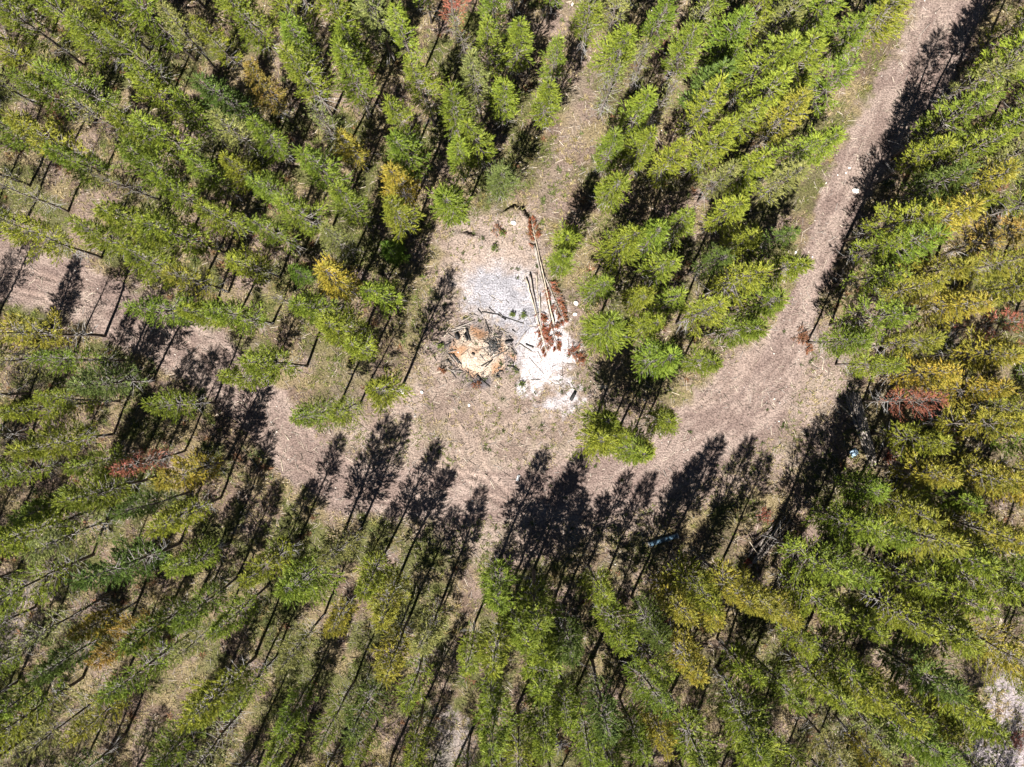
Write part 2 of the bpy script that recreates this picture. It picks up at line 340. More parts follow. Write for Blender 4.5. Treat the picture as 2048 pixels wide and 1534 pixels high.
# ------------------------------------------------------------------ pines
def norm(v): return v / np.maximum(np.linalg.norm(v, axis=-1, keepdims=True), 1e-9)
def blades(base, axis_, length, width, rg, k, spread=.9, fwd=.9):
    """k needle tufts along every brush (base, axis, length) -> vertices of triangles"""
    n = len(base)
    b = np.repeat(base, k, 0); a = np.repeat(axis_, k, 0); L = np.repeat(length, k)
    u = rg.random(n * k)
    rad = norm(np.cross(a, norm(rg.normal(size=(n * k, 3)))))
    d = norm(a * fwd + rad * spread)
    p = b + a * (u * L)[:, None]
    ln = width * 4.4 * (.7 + .5 * rg.random(n * k))
    side = norm(np.cross(d, norm(rg.normal(size=(n * k, 3))))) * (width * .5)
    V = np.stack([p - side, p + side, p + d * ln[:, None]], 1).reshape(-1, 3)
    return V
def pine_meshes(seed, h=11.5, rad=1.35, cb=.36, bpw=4.6, dens=13, step=.34, bare=.0, young=False):
    rg = np.random.default_rng(seed)
    mb = MB()
    bend = rg.normal(size=2) * .012 * h
    def axis_p(z):
        t = z / h; return np.array([bend[0] * t * t * 2 + .03 * math.sin(z * 1.3 + seed), bend[1] * t * t * 2 + .03 * math.cos(z * 1.1 + seed), z])
    zz = np.linspace(-.15, h, 13); r0 = .0085 * h + .012
    mb.tube([axis_p(z) for z in zz], [r0 * (1 - max(z, 0) / h) ** .85 + .008 for z in zz], 7)
    B, AX, LN, VV = [], [], [], []
    z0 = h * cb; z = z0
    asym = rg.random() * 6.28; asa = .15 + .2 * rg.random()
    while z < h - .15:
        t = (z - z0) / (h - z0)
        n = int(rg.poisson(bpw * (1 if t < .8 else .8))); n = max(n, 2)
        ph = rg.random() * 6.28
        for i in range(n):
            az = ph + i * 6.28 / n + rg.normal() * .3
            prof = (1 - t) ** .95 * min(1.08, .55 + t * 2.2) + .07
            L = rad * prof * (.5 + .8 * rg.random()) * (1 + asa * math.cos(az - asym))
            if rg.random() < bare: continue
            up = .1 + .75 * t + rg.normal() * .1
            p0 = axis_p(z + rg.normal() * .06); dr = np.array([math.cos(az), math.sin(az), 0])
            pt = lambda s: p0 + dr * (L * s * math.cos(up * .8)) + np.array([0, 0, L * (math.tan(min(up, 1.1)) * s * .75 + .28 * s * s - .1 * s)])
            mb.tube([pt(0), pt(.5), pt(1)], [.012 + .008 * L, .013, .005], 3, a=1.5, caps=False)
            lat = np.array([-dr[1], dr[0], 0])
            nb = max(3, int(2.8 + L * 7.2))
            tw = .45 + .55 * rg.random()
            for j in range(nb):
                s = 1 - (1 - .22) * (j / nb) ** .9 if j else 1.0
                sd = (1 if j % 2 else -1) * (rg.random() * .9 + .35)
                tl = 0 if j == 0 else (.1 + .34 * L * (1.02 - s) + .1 * rg.random())
                d = norm(dr * 1.0 + lat * sd * (0 if j == 0 else .85) + np.array([0, 0, .35 + .5 * rg.random()]))
                q = pt(s) + d * tl * .5 + rg.normal(size=3) * .02
                B.append(q); AX.append(d); LN.append(.2 + .22 * rg.random())
                VV.append(np.clip(.08 + .5 * tw + .42 * (rg.random() - .2), 0, 1))
                if tl > .14: mb.tube([pt(s), q], [.008, .004], 3, caps=False)
        z += step * (.75 + .5 * rg.random()) * (1 if t < .7 else .75)
    for k in range(4):
        p = axis_p(h - .1 * k); d = norm(np.array([rg.normal() * .2, rg.normal() * .2, 1.0])); B.append(p - d * .15); AX.append(d); LN.append(.4); VV.append(.9)
    # dead grey limbs under the crown
    for k in range(26 if not young else 5):
        z = h * (.13 + (cb - .08) * rg.random()); az = rg.random() * 6.28; L = .35 + .8 * rg.random()
        p0 = axis_p(z); e = p0 + np.array([math.cos(az) * L, math.sin(az) * L, .1 * rg.normal() * L - .05])
        mb.tube([p0, (p0 + e) / 2 + rg.normal(size=3) * .04, e], [.014, .01, .003], 3, a=2.0, caps=False)
        if L > .7:
            m_ = p0 * .4 + e * .6; mb.tube([m_, m_ + norm(rg.normal(size=3) * .5 + (e - p0)) * .35], [.008, .003], 3, a=2.0, caps=False)
    B = np.array(B); AX = np.array(AX); LN = np.array(LN); VV = np.array(VV)
    V = blades(B, AX, LN, .034, rg, int(dens * 1.35), .5, 1.0)
    n = len(V) // 3
    v = np.repeat(np.repeat(VV, int(dens * 1.35)), 3) + rg.normal(size=n).repeat(3) * .08
    return mb, V, np.clip(v, 0, 1)
def bark_mat():
    m, nt, b = new_mat('pine_bark_limbs')
    at = node(nt, 'ShaderNodeAttribute', attribute_name='v')
    no = noise_col(nt, 7, 5)
    r = ramp(nt, no.outputs['Fac'], [(.3, (.06, .048, .04)), (.7, (.17, .14, .12))]); g = ramp(nt, no.outputs['Fac'], [(.3, (.2, .19, .185)), (.7, (.4, .39, .385))])
    mp = node(nt, 'ShaderNodeMapRange'); mp.inputs[1].default_value = 1.1; mp.inputs[2].default_value = 1.9
    nt.links.new(at.outputs['Fac'], mp.inputs[0])
    mx = node(nt, 'ShaderNodeMix', data_type='RGBA'); nt.links.new(mp.outputs[0], mx.inputs[0]); nt.links.new(r.outputs[0], mx.inputs[6]); nt.links.new(g.outputs[0], mx.inputs[7])
    nt.links.new(mx.outputs[2], b.inputs['Base Color']); b.inputs['Roughness'].default_value = .9; b.inputs['Specular IOR Level'].default_value = .15
    return m
M_limb = bark_mat()
def pine_pair(seed, **kw):
    mb, V, v = pine_meshes(seed, **kw)
    tm = mb.mesh('trunk', M_limb); n = len(V) // 3
    cm = raw_mesh('crown', V, np.arange(n * 3), np.full(n, 3), M_needle, {'v': v})
    return tm, cm
VAR = {'full': [], 'open': [], 'sparse': [], 'young': []}
for i in range(7): VAR['full'].append((9.8, pine_pair(100 + i, h=9.8, rad=1.14 + .06 * (i % 4), cb=.31 + .03 * (i % 3), dens=17, bare=.05)))
for i in range(5): VAR['open'].append((10.0, pine_pair(200 + i, h=10.0, rad=1.15 + .08 * (i % 3), cb=.36, bpw=3.8, dens=13, bare=.12)))
for i in range(3): VAR['sparse'].append((8.8, pine_pair(300 + i, h=8.8, rad=1.05, cb=.33, bpw=3.3, dens=7, bare=.2)))
VAR['snag'] = [(9.5, pine_pair(350 + i, h=9.5, rad=1.0, cb=.3, bpw=4.2, dens=2, bare=.15)) for i in range(2)]
for i in range(2): VAR['young'].append((4.2, pine_pair(400 + i, h=4.2, rad=1.05, cb=.08, bpw=5.5, dens=16, step=.26, young=True)))

PAL = {'g': (.142, .188, .023), 'l': (.18, .218, .026), 'd': (.085, .125, .024), 'o': (.19, .205, .062), 'b': (.115, .155, .042),
       'Y': (.30, .25, .035), 'y': (.235, .222, .03), 'a': (.30, .205, .05), 'r': (.26, .105, .065), 'n': (.12, .20, .026)}
CNAME = {'g': 'mid-green', 'l': 'yellow-green', 'd': 'dark green', 'o': 'grey-green thin', 'b': 'bluish green', 'Y': 'golden-yellow', 'y': 'yellowish', 'a': 'amber-orange', 'r': 'rust-red dead', 'n': 'small bright green'}

# crown centres read off the photograph, tile by tile (tile column, row; tile pixels 0..1534; colour code)
TILES = {
(0,0): "90,90,g 10,180,d 110,320,l 370,60,l 330,160,l 480,70,o 620,50,l 560,230,g 680,270,l 790,310,g 870,60,l 980,110,l 1080,190,o 1130,100,l 1300,230,l 1350,130,g 1480,60,g 1200,370,l 1340,330,l 1440,250,l 1500,420,g 60,460,y 230,530,g 370,560,l 500,520,g 570,640,l 450,660,g 620,720,o 880,440,y 940,580,l 800,770,g 890,840,g 1000,790,l 1180,720,g 1330,710,l 1310,830,y 1410,780,o 60,770,g 270,830,y 390,890,l 90,900,g 300,1010,l 450,960,g 550,1010,g 330,1070,l 420,1140,l 560,1100,o 100,1150,o 30,1320,g 170,1420,l 320,1430,o 700,1070,o 900,1020,g 1080,1190,l 1180,1040,g 1270,1070,g 1370,920,l 1450,1010,l 1160,1290,g 1300,1290,l 1430,1340,l 790,1320,g 880,1380,g 600,1440,g 730,1460,g 1060,1390,l 1190,1450,g 1380,580,d 960,220,d",
(1,0): "60,60,o 30,170,l 200,60,l 270,140,o 240,250,g 310,340,o 290,440,g 490,60,l 540,180,g 560,260,l 640,340,g 560,460,l 690,440,o 600,620,g 360,610,y 400,720,o 650,770,g 690,190,l 700,30,o 840,60,g 900,220,l 930,310,l 1050,40,l 1170,15,r 1200,140,l 1270,60,g 1240,200,o 1430,100,g 1490,230,g 1380,310,g 1480,420,g 1330,500,o 1190,470,g 1000,520,g 960,610,l 870,690,l 1060,670,l 1180,650,g 940,770,o 1400,640,o 1470,600,l 1450,720,d 1350,830,l 1450,930,b 1450,1060,b 1175,800,y 910,910,g 1210,940,l 1040,1030,y 850,1090,Y 1230,1080,d 1170,1200,g 1180,1300,g 850,1290,l 800,1500,n 560,870,Y 400,1020,g 560,1060,l 110,1130,g 430,1190,l 550,1230,g 660,1290,l 270,1270,g 480,1430,o 110,1390,g 30,1480,y 70,830,g 60,550,a 30,730,g 740,1370,g 1060,860,y",
(2,0): "20,260,g 460,110,g 560,210,l 470,250,o 630,290,l 560,390,o 690,330,g 590,490,o 560,570,o 250,350,g 200,430,o 300,490,d 190,610,l 200,720,l 840,120,g 900,200,l 860,50,g 790,350,o 640,30,o 1080,170,o 1080,60,l 1160,240,l 1020,330,g 1080,410,g 1200,30,g 1330,60,l 1440,80,l 1450,190,l 1320,210,g 1300,390,g 1290,480,l 1480,370,g 1500,560,l 1410,590,g 1380,740,g 1190,520,d 900,620,o 1010,590,g 1150,680,l 1190,790,g 1080,780,g 720,670,l 770,790,l 620,740,l 760,900,l 590,920,g 560,1030,g 610,1100,g 470,1120,l 930,970,l 1030,1000,o 910,1060,o 1210,890,l 1300,970,l 1400,1000,l 1250,1080,o 1490,930,l 1500,1120,g 1320,1260,l 1240,1380,o 1420,1240,l 1380,1440,l 1010,1360,g 1090,1340,l 950,1450,d 840,1430,g 640,1470,l 330,1400,l 420,1480,l",
(3,0): "70,130,o 120,50,l 300,50,l 410,100,l 450,210,g 350,290,g 600,180,l 700,110,l 780,40,l 30,430,g 180,440,l 250,510,o 400,500,g 330,590,o 60,640,l 90,720,y 200,750,d 30,860,l 130,930,l 330,860,l 440,800,l 270,960,l 180,1020,o 60,1080,o 30,300,l 60,1410,d 160,1440,g 1460,170,l 1290,430,o 1430,420,o 1500,330,l 1400,540,y 1160,710,g 1060,770,g 1240,770,l 1360,760,l 1460,850,l 950,920,l 1090,920,g 1200,940,g 870,1010,l 1350,1000,g 1480,960,o 1290,1090,y 1450,1090,y 1000,1090,d 1120,1090,g 1010,1190,l 1170,1230,l 680,1260,l 750,1330,l 610,1340,l 1020,1330,Y 880,1340,y 850,1440,g 630,1450,l 1100,1440,Y 1270,1430,y 1410,1430,a 1490,1440,g 1000,1500,y 700,1510,d",
(0,1): "590,40,l 690,60,l 900,80,l 980,130,l 870,260,g 1000,300,g 1050,200,d 1150,150,y 1200,330,l 1410,360,g 1340,430,l 1500,50,l 1450,720,g 1500,780,g 200,440,y 330,420,g 230,530,y 60,600,o 430,610,g 570,660,d 600,750,b 480,810,g 330,800,l 200,840,l 420,890,l 640,840,l 430,960,d 300,1060,l 420,1070,g 1030,900,g 1060,990,l 940,1030,l 1150,990,o 80,1290,g 60,1200,g 200,1270,o 660,1150,d 600,1220,g 730,1190,o 850,1230,r 1110,1290,Y 1250,1220,g 1090,1430,g 560,1430,g 310,1120,l 880,1510,d 30,420,g 270,1480,g",
(1,1): "40,60,l 260,108,n 440,150,Y 190,280,o 130,260,g 340,310,g 430,360,l 480,440,l 550,500,l 610,550,l 540,580,l 770,220,l 820,290,o 810,20,n 100,650,g 190,620,d 30,750,g 730,710,n 690,840,l 510,900,g 340,950,g 560,980,l",
(2,1): "300,30,l 390,150,o 430,80,l 490,190,g 600,100,b 720,60,g 900,90,l 960,30,g 1200,30,d 1320,60,l 1430,40,l 1350,150,l 760,220,l 940,290,g 1080,240,l 560,330,g 560,430,l 700,380,g 830,420,l 960,370,g 1150,350,l 1260,390,l 1370,430,g 1490,390,g 440,480,g 490,560,g 790,520,l 880,600,g 960,610,l 1140,620,g 880,690,l 1070,560,d 1480,190,g 1500,280,g 570,1010,g 550,1100,l 650,1090,l 700,1170,l 800,1160,l 920,990,g",
(3,1): "100,60,l 60,220,d 60,310,l 700,30,l 640,110,l 600,210,g 690,220,l 850,200,l 1000,60,y 1150,100,y 1300,60,y 1450,40,l 1080,290,Y 1480,180,y 1400,250,y 690,360,g 560,420,g 450,490,g 1000,420,l 1130,430,l 880,520,l 800,550,g 1390,410,r 1450,510,a 1190,540,y 1330,580,Y 1060,600,y 650,640,l 520,640,o 930,690,Y 800,790,Y 640,780,y 1020,800,g 1100,860,y 1260,730,g 1350,700,g 1220,830,Y 880,890,r 950,970,g 870,1020,o 1190,980,y 1350,980,y 1460,900,y 1480,790,l 920,1110,l 1050,1130,l 1270,1050,Y 1480,1100,g 1350,1150,g 1260,1280,y 1400,1320,y 1150,1360,g 960,1330,y 1380,1440,y 1480,1380,Y 590,1430,g 700,1470,l 810,1470,l 1100,1440,g",
(0,2): "260,30,g 170,120,l 380,150,o 300,240,l 560,10,g 960,50,l 140,440,l 730,370,d 680,470,l 1080,300,l 1150,400,g 1110,590,g 440,560,d 300,690,o 420,750,g 560,700,Y 740,770,a 430,870,d 360,960,g 540,870,o 930,700,g 850,840,g 1400,620,g 1470,700,l 1160,790,o 180,1090,g 110,1200,l 50,1310,l 190,1360,l 400,1250,o 600,1230,y 640,1120,g 490,1390,g 1270,1160,l 1240,1250,l 1480,1080,l 1040,1420,g 940,1470,g 1250,1430,o 820,990,g 1440,490,l 900,1040,l",
(1,2): "60,230,l 490,170,l 560,220,o 300,420,g 350,300,g 610,380,l 480,650,y 720,530,y 250,820,o 190,870,l 40,640,l 880,640,g 930,770,y 830,840,y 1000,890,l 960,1010,l 1010,1120,g 1090,840,o 1280,860,l 1300,970,g 1220,790,y 1440,460,g 1470,570,l 1450,830,l 1500,420,l 1400,1100,g 1440,1260,g 1480,1410,g 220,1180,g 190,1280,l 150,1380,g 330,1130,l 50,1100,o 470,1250,g 500,1380,g 590,1440,g 650,1200,d 640,1330,d 940,1400,l 1010,1480,g",
(2,2): "70,600,l 150,560,g 120,700,l 250,830,g 230,940,l 440,800,l 370,750,d 510,460,l 560,580,l 690,720,l 800,560,y 850,480,g 950,560,Y 1060,350,l 1100,430,l 1240,340,y 1310,410,Y 1150,510,y 1190,610,y 1250,760,y 1430,480,y 1500,540,l 1380,620,o 830,720,d 910,860,g 820,920,l 680,900,l 640,820,o 1060,920,y 1390,970,l 1470,1070,l 330,1040,l 320,1140,l 380,1220,l 440,1340,l 490,1240,g 560,1190,d 810,1100,g 860,1260,y 740,1100,g 190,1310,l 80,1350,g 200,1450,g 40,1460,l 720,1350,g 750,1450,g 670,1440,l 1100,1430,g 1200,1450,g 450,1450,l 1450,1250,g 1480,1430,l 1330,1450,o 570,1490,g",
(3,2): "780,10,l 470,80,l 390,130,l 640,130,l 760,200,l 860,150,y 1080,100,y 1200,130,l 1320,120,y 1430,30,y 1130,290,l 1050,240,g 270,310,g 210,410,l 440,270,l 490,400,g 580,440,l 820,400,l 910,460,l 1070,500,l 1140,430,o 1300,450,l 1430,530,l 1500,420,g 1480,240,g 80,600,y 110,500,y 380,560,g 560,660,g 700,590,o 810,620,l 950,650,l 1100,670,l 150,770,l 280,820,l 400,880,l 450,760,g 100,1080,g 330,1060,g 520,1010,l 610,1080,l 730,1110,l 900,990,d 1010,1040,g 1090,1110,l 1450,920,y 1500,850,l 1340,800,y 1290,1240,y 1190,1260,g 1220,1370,l 1000,1250,y 650,1300,o 820,1340,g 700,1390,y 640,1480,y 1030,1460,g 60,1380,l 150,1490,g 430,1460,o",
}
# trees whose crowns stand beyond the frame edge while their trunks or shadows come into it, plus a margin of forest, are the stuff object below
spots = []
for (c, r), s in TILES.items():
    for it in s.split():
        x, y, k = it.split(','); x0, y0 = int(x), int(y); px, py = c * 512 + float(x) * .33377, (0, 512, 1022)[r] + float(y) * .33377
        if k in 'gl' and px > 1770 and 420 < py < 1080 and (x0 + 2 * y0) % 50 < 30: k = 'y'
        if not (px > 1965 and py > 1395): spots.append((px, py, k))
prio = {'r': 0, 'a': 1, 'Y': 2, 'n': 3}
# trees along the clearing whose shadow tips can be read off the photograph: the tip gives the trunk foot and so the crown
TIPS = [(1130, 950, 10.6), (1165, 985, 10.2), (1215, 995, 10), (1300, 945, 10.8), (1395, 905, 10.6), (1435, 870, 10.8), (1500, 880, 10.8), (1530, 920, 10.2), (1640, 905, 10.4), (1690, 860, 10.6),
        (375, 705, 9.2), (530, 790, 9.5), (545, 885, 9.2), (560, 955, 9.2), (690, 865, 9.8), (270, 610, 9), (165, 515, 9), (815, 840, 10), (869, 878, 10), (890, 935, 9.6), (975, 985, 9.8), (900, 550, 10.5)]
HGT = {}
for qx, qy, h in TIPS:
    L_ = h / math.tan(R(SUN_ELEV)) * S; bx, by = qx - L_ * math.sin(R(SHADOW_AZ)) - CX, qy + L_ * math.cos(R(SHADOW_AZ)) - CY
    f = (H - .66 * h) / H; c_ = (bx / f + CX, by / f + CY); near_ = min(spots, key=lambda p: math.hypot(p[0] - c_[0], p[1] - c_[1]))
    k = near_[2] if math.hypot(near_[0] - c_[0], near_[1] - c_[1]) < 70 and near_[2] not in 'nrb' else 'l'
    p = (c_[0], c_[1], k); spots.append(p); HGT[p] = h
order = sorted(range(len(spots)), key=lambda i: -1 if spots[i] in HGT else prio.get(spots[i][2], 9))
MIN_D = 50
keep = []
for i in order:
    p = spots[i]
    md = 62 if p[0] < 900 else 54
    if (540 < p[0] < 850 and 480 < p[1] < 960) or (1180 < p[0] < 1340 and 820 < p[1] < 930): md = 42 if p[0] < 1000 else 24
    if p in HGT: md = 25
    if all(math.hypot(p[0] - q_[0], p[1] - q_[1]) > md for q_ in keep): keep.append(p)
keep.sort(key=lambda p: max(0, 45 - min(p[0], 2048 - p[0], p[1], 1534 - p[1])))  # those cut by the frame come last
print('pines', len(spots), len(keep))

LAND = [(960, 700, 'the burnt ash heap'), (1722, 850, 'the stacked log pile'), (1535, 1088, 'the shaded brush pile'), (1325, 1078, 'the blue pipe'), (1090, 570, 'the felled red-needled pines'),
        (1146, 793, 'the black charred log on white ash'), (1030, 430, 'the scraped earth bank')]
def direction(dx, dy):
    a = math.degrees(math.atan2(-dy, dx)) % 360
    return ['right of', 'above-right of', 'above', 'above-left of', 'left of', 'below-left of', 'below', 'below-right of'][int((a + 22.5) // 45) % 8]
labels = {}
usedk = set()
for lx, ly, nm in LAND:
    for p in sorted(keep, key=lambda p: math.hypot(p[0] - lx, p[1] - ly))[:14]:
        dd = math.hypot(p[0] - lx, p[1] - ly)
        if dd > 230 or p in labels: continue
        kk = (nm, direction(p[0] - lx, p[1] - ly))
        if kk in usedk: continue
        usedk.add(kk); labels[p] = '%s pine nearest %s %s' % (CNAME[p[2]], kk[1], nm)
HAND = [(272, 922, 'rust-red dead pine beside a golden one in the left forest'), (380, 943, 'golden-yellow pine just right of the rust-red dead pine at left'), (1829, 809, 'rust-red dead pine crown near the stacked log pile'),
        (2000, 649, 'rust-red dead pine near the right edge among yellow pines'), (902, 5, 'rust-red dead pine tip at the top edge'), (659, 562, 'golden pine standing between green pines left of the burn clearing'),
        (532, 183, 'amber-orange pine high in the upper left forest'), (247, 1279, 'amber-orange pine in the lower left corner of the forest'), (795, 364, 'golden pine above and left of the clearing')]
for hx, hy, t in HAND:
    p = min(keep, key=lambda p: math.hypot(p[0] - hx, p[1] - hy))
    if math.hypot(p[0] - hx, p[1] - hy) < 20: labels[p] = t
rg = np.random.default_rng(11)
def place_pine(i, p):
    px, py, k = p
    kind = 'young' if k == 'n' else ('sparse' if k in 'r' else ('open' if (k == 'o' or rg.random() < .3) else 'full'))
    if k == 'o' and rg.random() < .28: kind = 'snag'
    var = VAR[kind][int(rg.integers(len(VAR[kind])))]
    sc = {'young': .85}.get(kind, 1.0) * (.8 + .36 * rg.random())
    if p in HGT: var = VAR['full'][int(rg.integers(7))]; sc = HGT[p] / var[0]
    small = 1180 < px < 1350 and 810 < py < 935
    if small: sc *= .93; px, py = px - 2, py - 4
    h = var[0] * sc; f = (H - .66 * h) / H
    bx, by = (px - CX) * f / S, (CY - py) * f / S
    d, u, sd_, w = road_masks(np.array([bx]), np.array([by]))
    if d[0] < w[0] * .85:                          # no trunk stands in the wheel track: step to its verge
        e = .05; gxx = road_masks(np.array([bx + e]), np.array([by]))[0][0] - d[0]; gyy = road_masks(np.array([bx]), np.array([by + e]))[0][0] - d[0]; gl = math.hypot(gxx, gyy) + 1e-6
        m_ = min(w[0] * .85 - d[0], 1.2)
        if px > 1600 and py < 640:
            sg = 1 if gxx > 0 else -1; m_ = w[0] * .9 - d[0] * sg; gxx *= sg; gyy *= sg
        bx += gxx / gl * m_; by += gyy / gl * m_
    col = np.array(PAL[k]) * (.88 + .26 * rg.random()); col[0] *= .92 + .2 * rg.random()
    return var[1], (bx, by, gz(bx, by)), sc * (.9 + .16 * rg.random()) * (1.05 if small else ((1.0 if px < 950 or p in HGT else 1.04 if py < 760 else 1.12) if kind not in ('young', 'sparse') else .9)), sc, rg.random() * 6.28, tuple(col), (bx * S / f + CX, CY - by * S / f)
def copy_thing(src):                               # a thing and each of its parts, linked without bpy.ops
    r = src.copy(); COL.objects.link(r)
    for ch in src.children:
        c = ch.copy(); COL.objects.link(c); c.parent = r
    return r
placed = []
protos = {}
extra = []
for i, p in enumerate(keep):
    meshes, loc, sxy, sz, rz, col, cpx = place_pine(i, p)
    big = i < 300
    if not big: extra.append((meshes, loc, sxy, sz, rz, col)); placed.append(loc); continue
    key = (meshes[0].name, 'dead_pine' if p[2] == 'r' else 'pine_tree')
    if key not in protos:
        t = empty(key[1], (0, 0, 0)); link('trunk', meshes[0], t); link('crown', meshes[1], t); protos[key] = t
    else: t = copy_thing(protos[key])
    t.location = loc; t.rotation_euler = (rg.normal() * .02, rg.normal() * .02, rz); t.scale = (sxy, sxy, sz)
    lab = labels.get(p) or '%s pine, crown %d%% across and %d%% down the photo' % (CNAME[p[2]], round(cpx[0] / 20.48), round(cpx[1] / 15.34))
    tag(t, lab, 'tree', 'pines of the forest round the clearing')
    for ch in t.children:
        if ch.name.startswith('crown'): ch.color = (*col, {'Y': .55, 'a': .55, 'y': .55}.get(p[2], 1))
    placed.append(loc)

# forest beyond the frame (only trunks and shadows of it reach the picture) plus the smallest pines: one mass
BP = [pine_pair(500 + i, h=9.8, rad=1.2, cb=.36, dens=7, bpw=4.2) for i in range(3)]
def joined(items, name, label):
    Vs, fs, ss, vv, tv, tf, ts = [], [], [], [], [], [], []; cc = []
    MV, MF, MS, MA, MM = [], [], [], [], []; off = 0
    cache = {}
    for meshes, loc, sxy, sz, rz, col in items:
        for mi, me in enumerate(meshes):
            if me.name not in cache:
                v = np.zeros(len(me.vertices) * 3, np.float32); me.vertices.foreach_get('co', v)
                f = np.zeros(len(me.loops), np.int32); me.loops.foreach_get('vertex_index', f)
                s = np.zeros(len(me.polygons), np.int32); me.polygons.foreach_get('loop_total', s)
                a = np.zeros(len(me.vertices), np.float32); me.attributes['v'].data.foreach_get('value', a)
                cache[me.name] = (v.reshape(-1, 3), f, s, a)
            v, f, s, a = cache[me.name]
            ca, sa = math.cos(rz), math.sin(rz); v = v * np.array([sxy, sxy, sz])
            v = np.stack([v[:, 0] * ca - v[:, 1] * sa, v[:, 0] * sa + v[:, 1] * ca, v[:, 2]], 1) + np.array(loc)
            MV.append(v); MF.append(f + off); MS.append(s); MA.append(a); MM.append(np.full(len(s), mi, np.int32)); off += len(v)
            cc.append(np.repeat(np.array([col]), len(v), 0))
    me = raw_mesh(name, np.concatenate(MV), np.concatenate(MF), np.concatenate(MS), M_limb, {'v': np.concatenate(MA), 'col': np.concatenate(cc)})
    m = M_needle.copy(); m.name = 'far_pine_needles'; nt = m.node_tree
    at = node(nt, 'ShaderNodeAttribute', attribute_name='col'); hs = [n for n in nt.nodes if n.type == 'HUE_SAT'][0]
    nt.links.new(at.outputs['Color'], hs.inputs['Color'])
    me.materials.append(m); me.polygons.foreach_set('material_index', np.concatenate(MM))
    return link(name, me)
tries = 0; ring = []
while tries < 9000:
    tries += 1
    x, y = rg.uniform(-50, 50), rg.uniform(-42, 40)
    h = 9.8; f = H / (H - .6 * h); px, py = x * S * f + CX, CY - y * S * f
    inside = -25 < px < 2073 and -25 < py < 1559
    if inside: continue
    if not (-48 < x < 46 and -40 < y < 37): continue
    d, u, sd_, w = road_masks(np.array([x]), np.array([y]))
    if d[0] < w[0] + .8 or poly_sd(np.array([x]), np.array([y]), GREYBR)[0] < 1.2: continue
    if any((x - q_[0]) ** 2 + (y - q_[1]) ** 2 < 2.3 ** 2 for q_ in placed): continue
    placed.append((x, y)); s = .88 + .27 * rg.random()
    k = rg.choice(list('gglloyd'))
    ring.append((BP[int(rg.integers(3))], (x, y, gz(x, y)), s, s, rg.random() * 6.28, tuple(np.array(PAL[k]) * (.85 + .3 * rg.random()))))
fo = joined(extra + ring, 'pine_forest', '')
tag(fo, 'pine forest continuing beyond the edges of the photo and small pines between', 'forest', None, 'stuff')
print('individual', min(300, len(keep)), 'extra', len(extra), 'ring', len(ring))

# ------------------------------------------------------------------ ground cover (stuff)
def scatter(n, fn):
    x = rng.uniform(-39, 39, n); y = rng.uniform(-31, 30, n); k = rng.random(n) < fn(x, y); return x[k], y[k]
def bare_mask(x, y):                               # 1 on bare earth, ash or road
    d, u, s, w = road_masks(x, y); b = smooth(1.25, .85, d / w)
    for P in (ASHGREY, WHITE1, WHITE2, WHITE3): b = np.maximum(b, smooth(.3, -.2, poly_sd(x, y, P)))
    e = np.hypot((x - PILE[0]) / PA, (y - PILE[1]) / PB); return np.maximum(b, smooth(1.15, .95, e))
def blade_field(name, x, y, per, hgt, wid, colf, lean=.9):
    n = len(x); zz_ = ground_z(x, y)
    bx = np.repeat(x, per) + rng.normal(size=n * per) * .05; by = np.repeat(y, per) + rng.normal(size=n * per) * .05; bz = np.repeat(zz_, per) - .02
    hh = np.repeat(hgt * (.6 + .8 * rng.random(n)), per) * (.7 + .6 * rng.random(n * per))
    a = rng.random(n * per) * 6.28; le = lean * (.5 + rng.random(n * per))
    d = norm(np.stack([np.cos(a) * le, np.sin(a) * le, np.ones(n * per)], 1)) * hh[:, None]
    sd = np.stack([-np.sin(a), np.cos(a), np.zeros(n * per)], 1) * (wid * .5)
    b = np.stack([bx, by, bz], 1)
    V = np.stack([b - sd, b + sd, b + d], 1).reshape(-1, 3)
    c = np.repeat(np.repeat(colf(x, y), per, 0) * (.7 + .6 * rng.random(n * per))[:, None], 3, 0)
    me = raw_mesh(name, V, np.arange(len(V)), np.full(len(V) // 3, 3), M_grass, {'col': c})
    return tag(link(name, me), kind='stuff')
def grass_col(x, y):
    t = smooth(.42, .6, fbm(x, y, .55, 26, 4) + .12 * rng.normal(size=len(x)))[:, None]
    return np.array([.31, .25, .135]) * (1 - t) + np.array([.115, .135, .032]) * t
x, y = scatter(80000, lambda x, y: (1 - bare_mask(x, y)) * (.25 + .75 * smooth(.35, .6, fbm(x, y, .7, 71))) * (1 - .55 * smooth(.3, -.8, poly_sd(x, y, CLEAR))))
g1 = blade_field('dry_grass', x, y, 5, .26, .05, grass_col, 1.3); tag(g1, 'dry straw and green grass between the pines and over the clearing', 'grass')
x, y = scatter(16000, lambda x, y: smooth(.6, -.6, poly_sd(x, y, CLEAR)) * (1 - .85 * bare_mask(x, y)) * .16 * smooth(.45, .6, fbm(x, y, .5, 73)) * 2 + .012 * smooth(.3, -.3, poly_sd(x, y, CLEAR)))
g2 = blade_field('green_tufts', x, y, 16, .24, .05, lambda x, y: np.repeat([[.06, .08, .024]], len(x), 0), .8); tag(g2, 'small dark green grass tufts dotted over the bare clearing', 'grass')
def under_col(x, y):
    P = np.array([[.12, .14, .035], [.16, .15, .05], [.2, .16, .07], [.17, .09, .05], [.1, .12, .04]]); return P[np.minimum((fbm(x, y, .6, 95, 2) * 9 - 1.8 + rng.normal(size=len(x))).astype(int).clip(0, 4), 4)]
x, y = scatter(9000, lambda x, y: (1 - bare_mask(x, y)) * smooth(-.2, 1.2, poly_sd(x, y, CLEAR)) * smooth(.42, .62, fbm(x, y, .5, 97)) * .8)
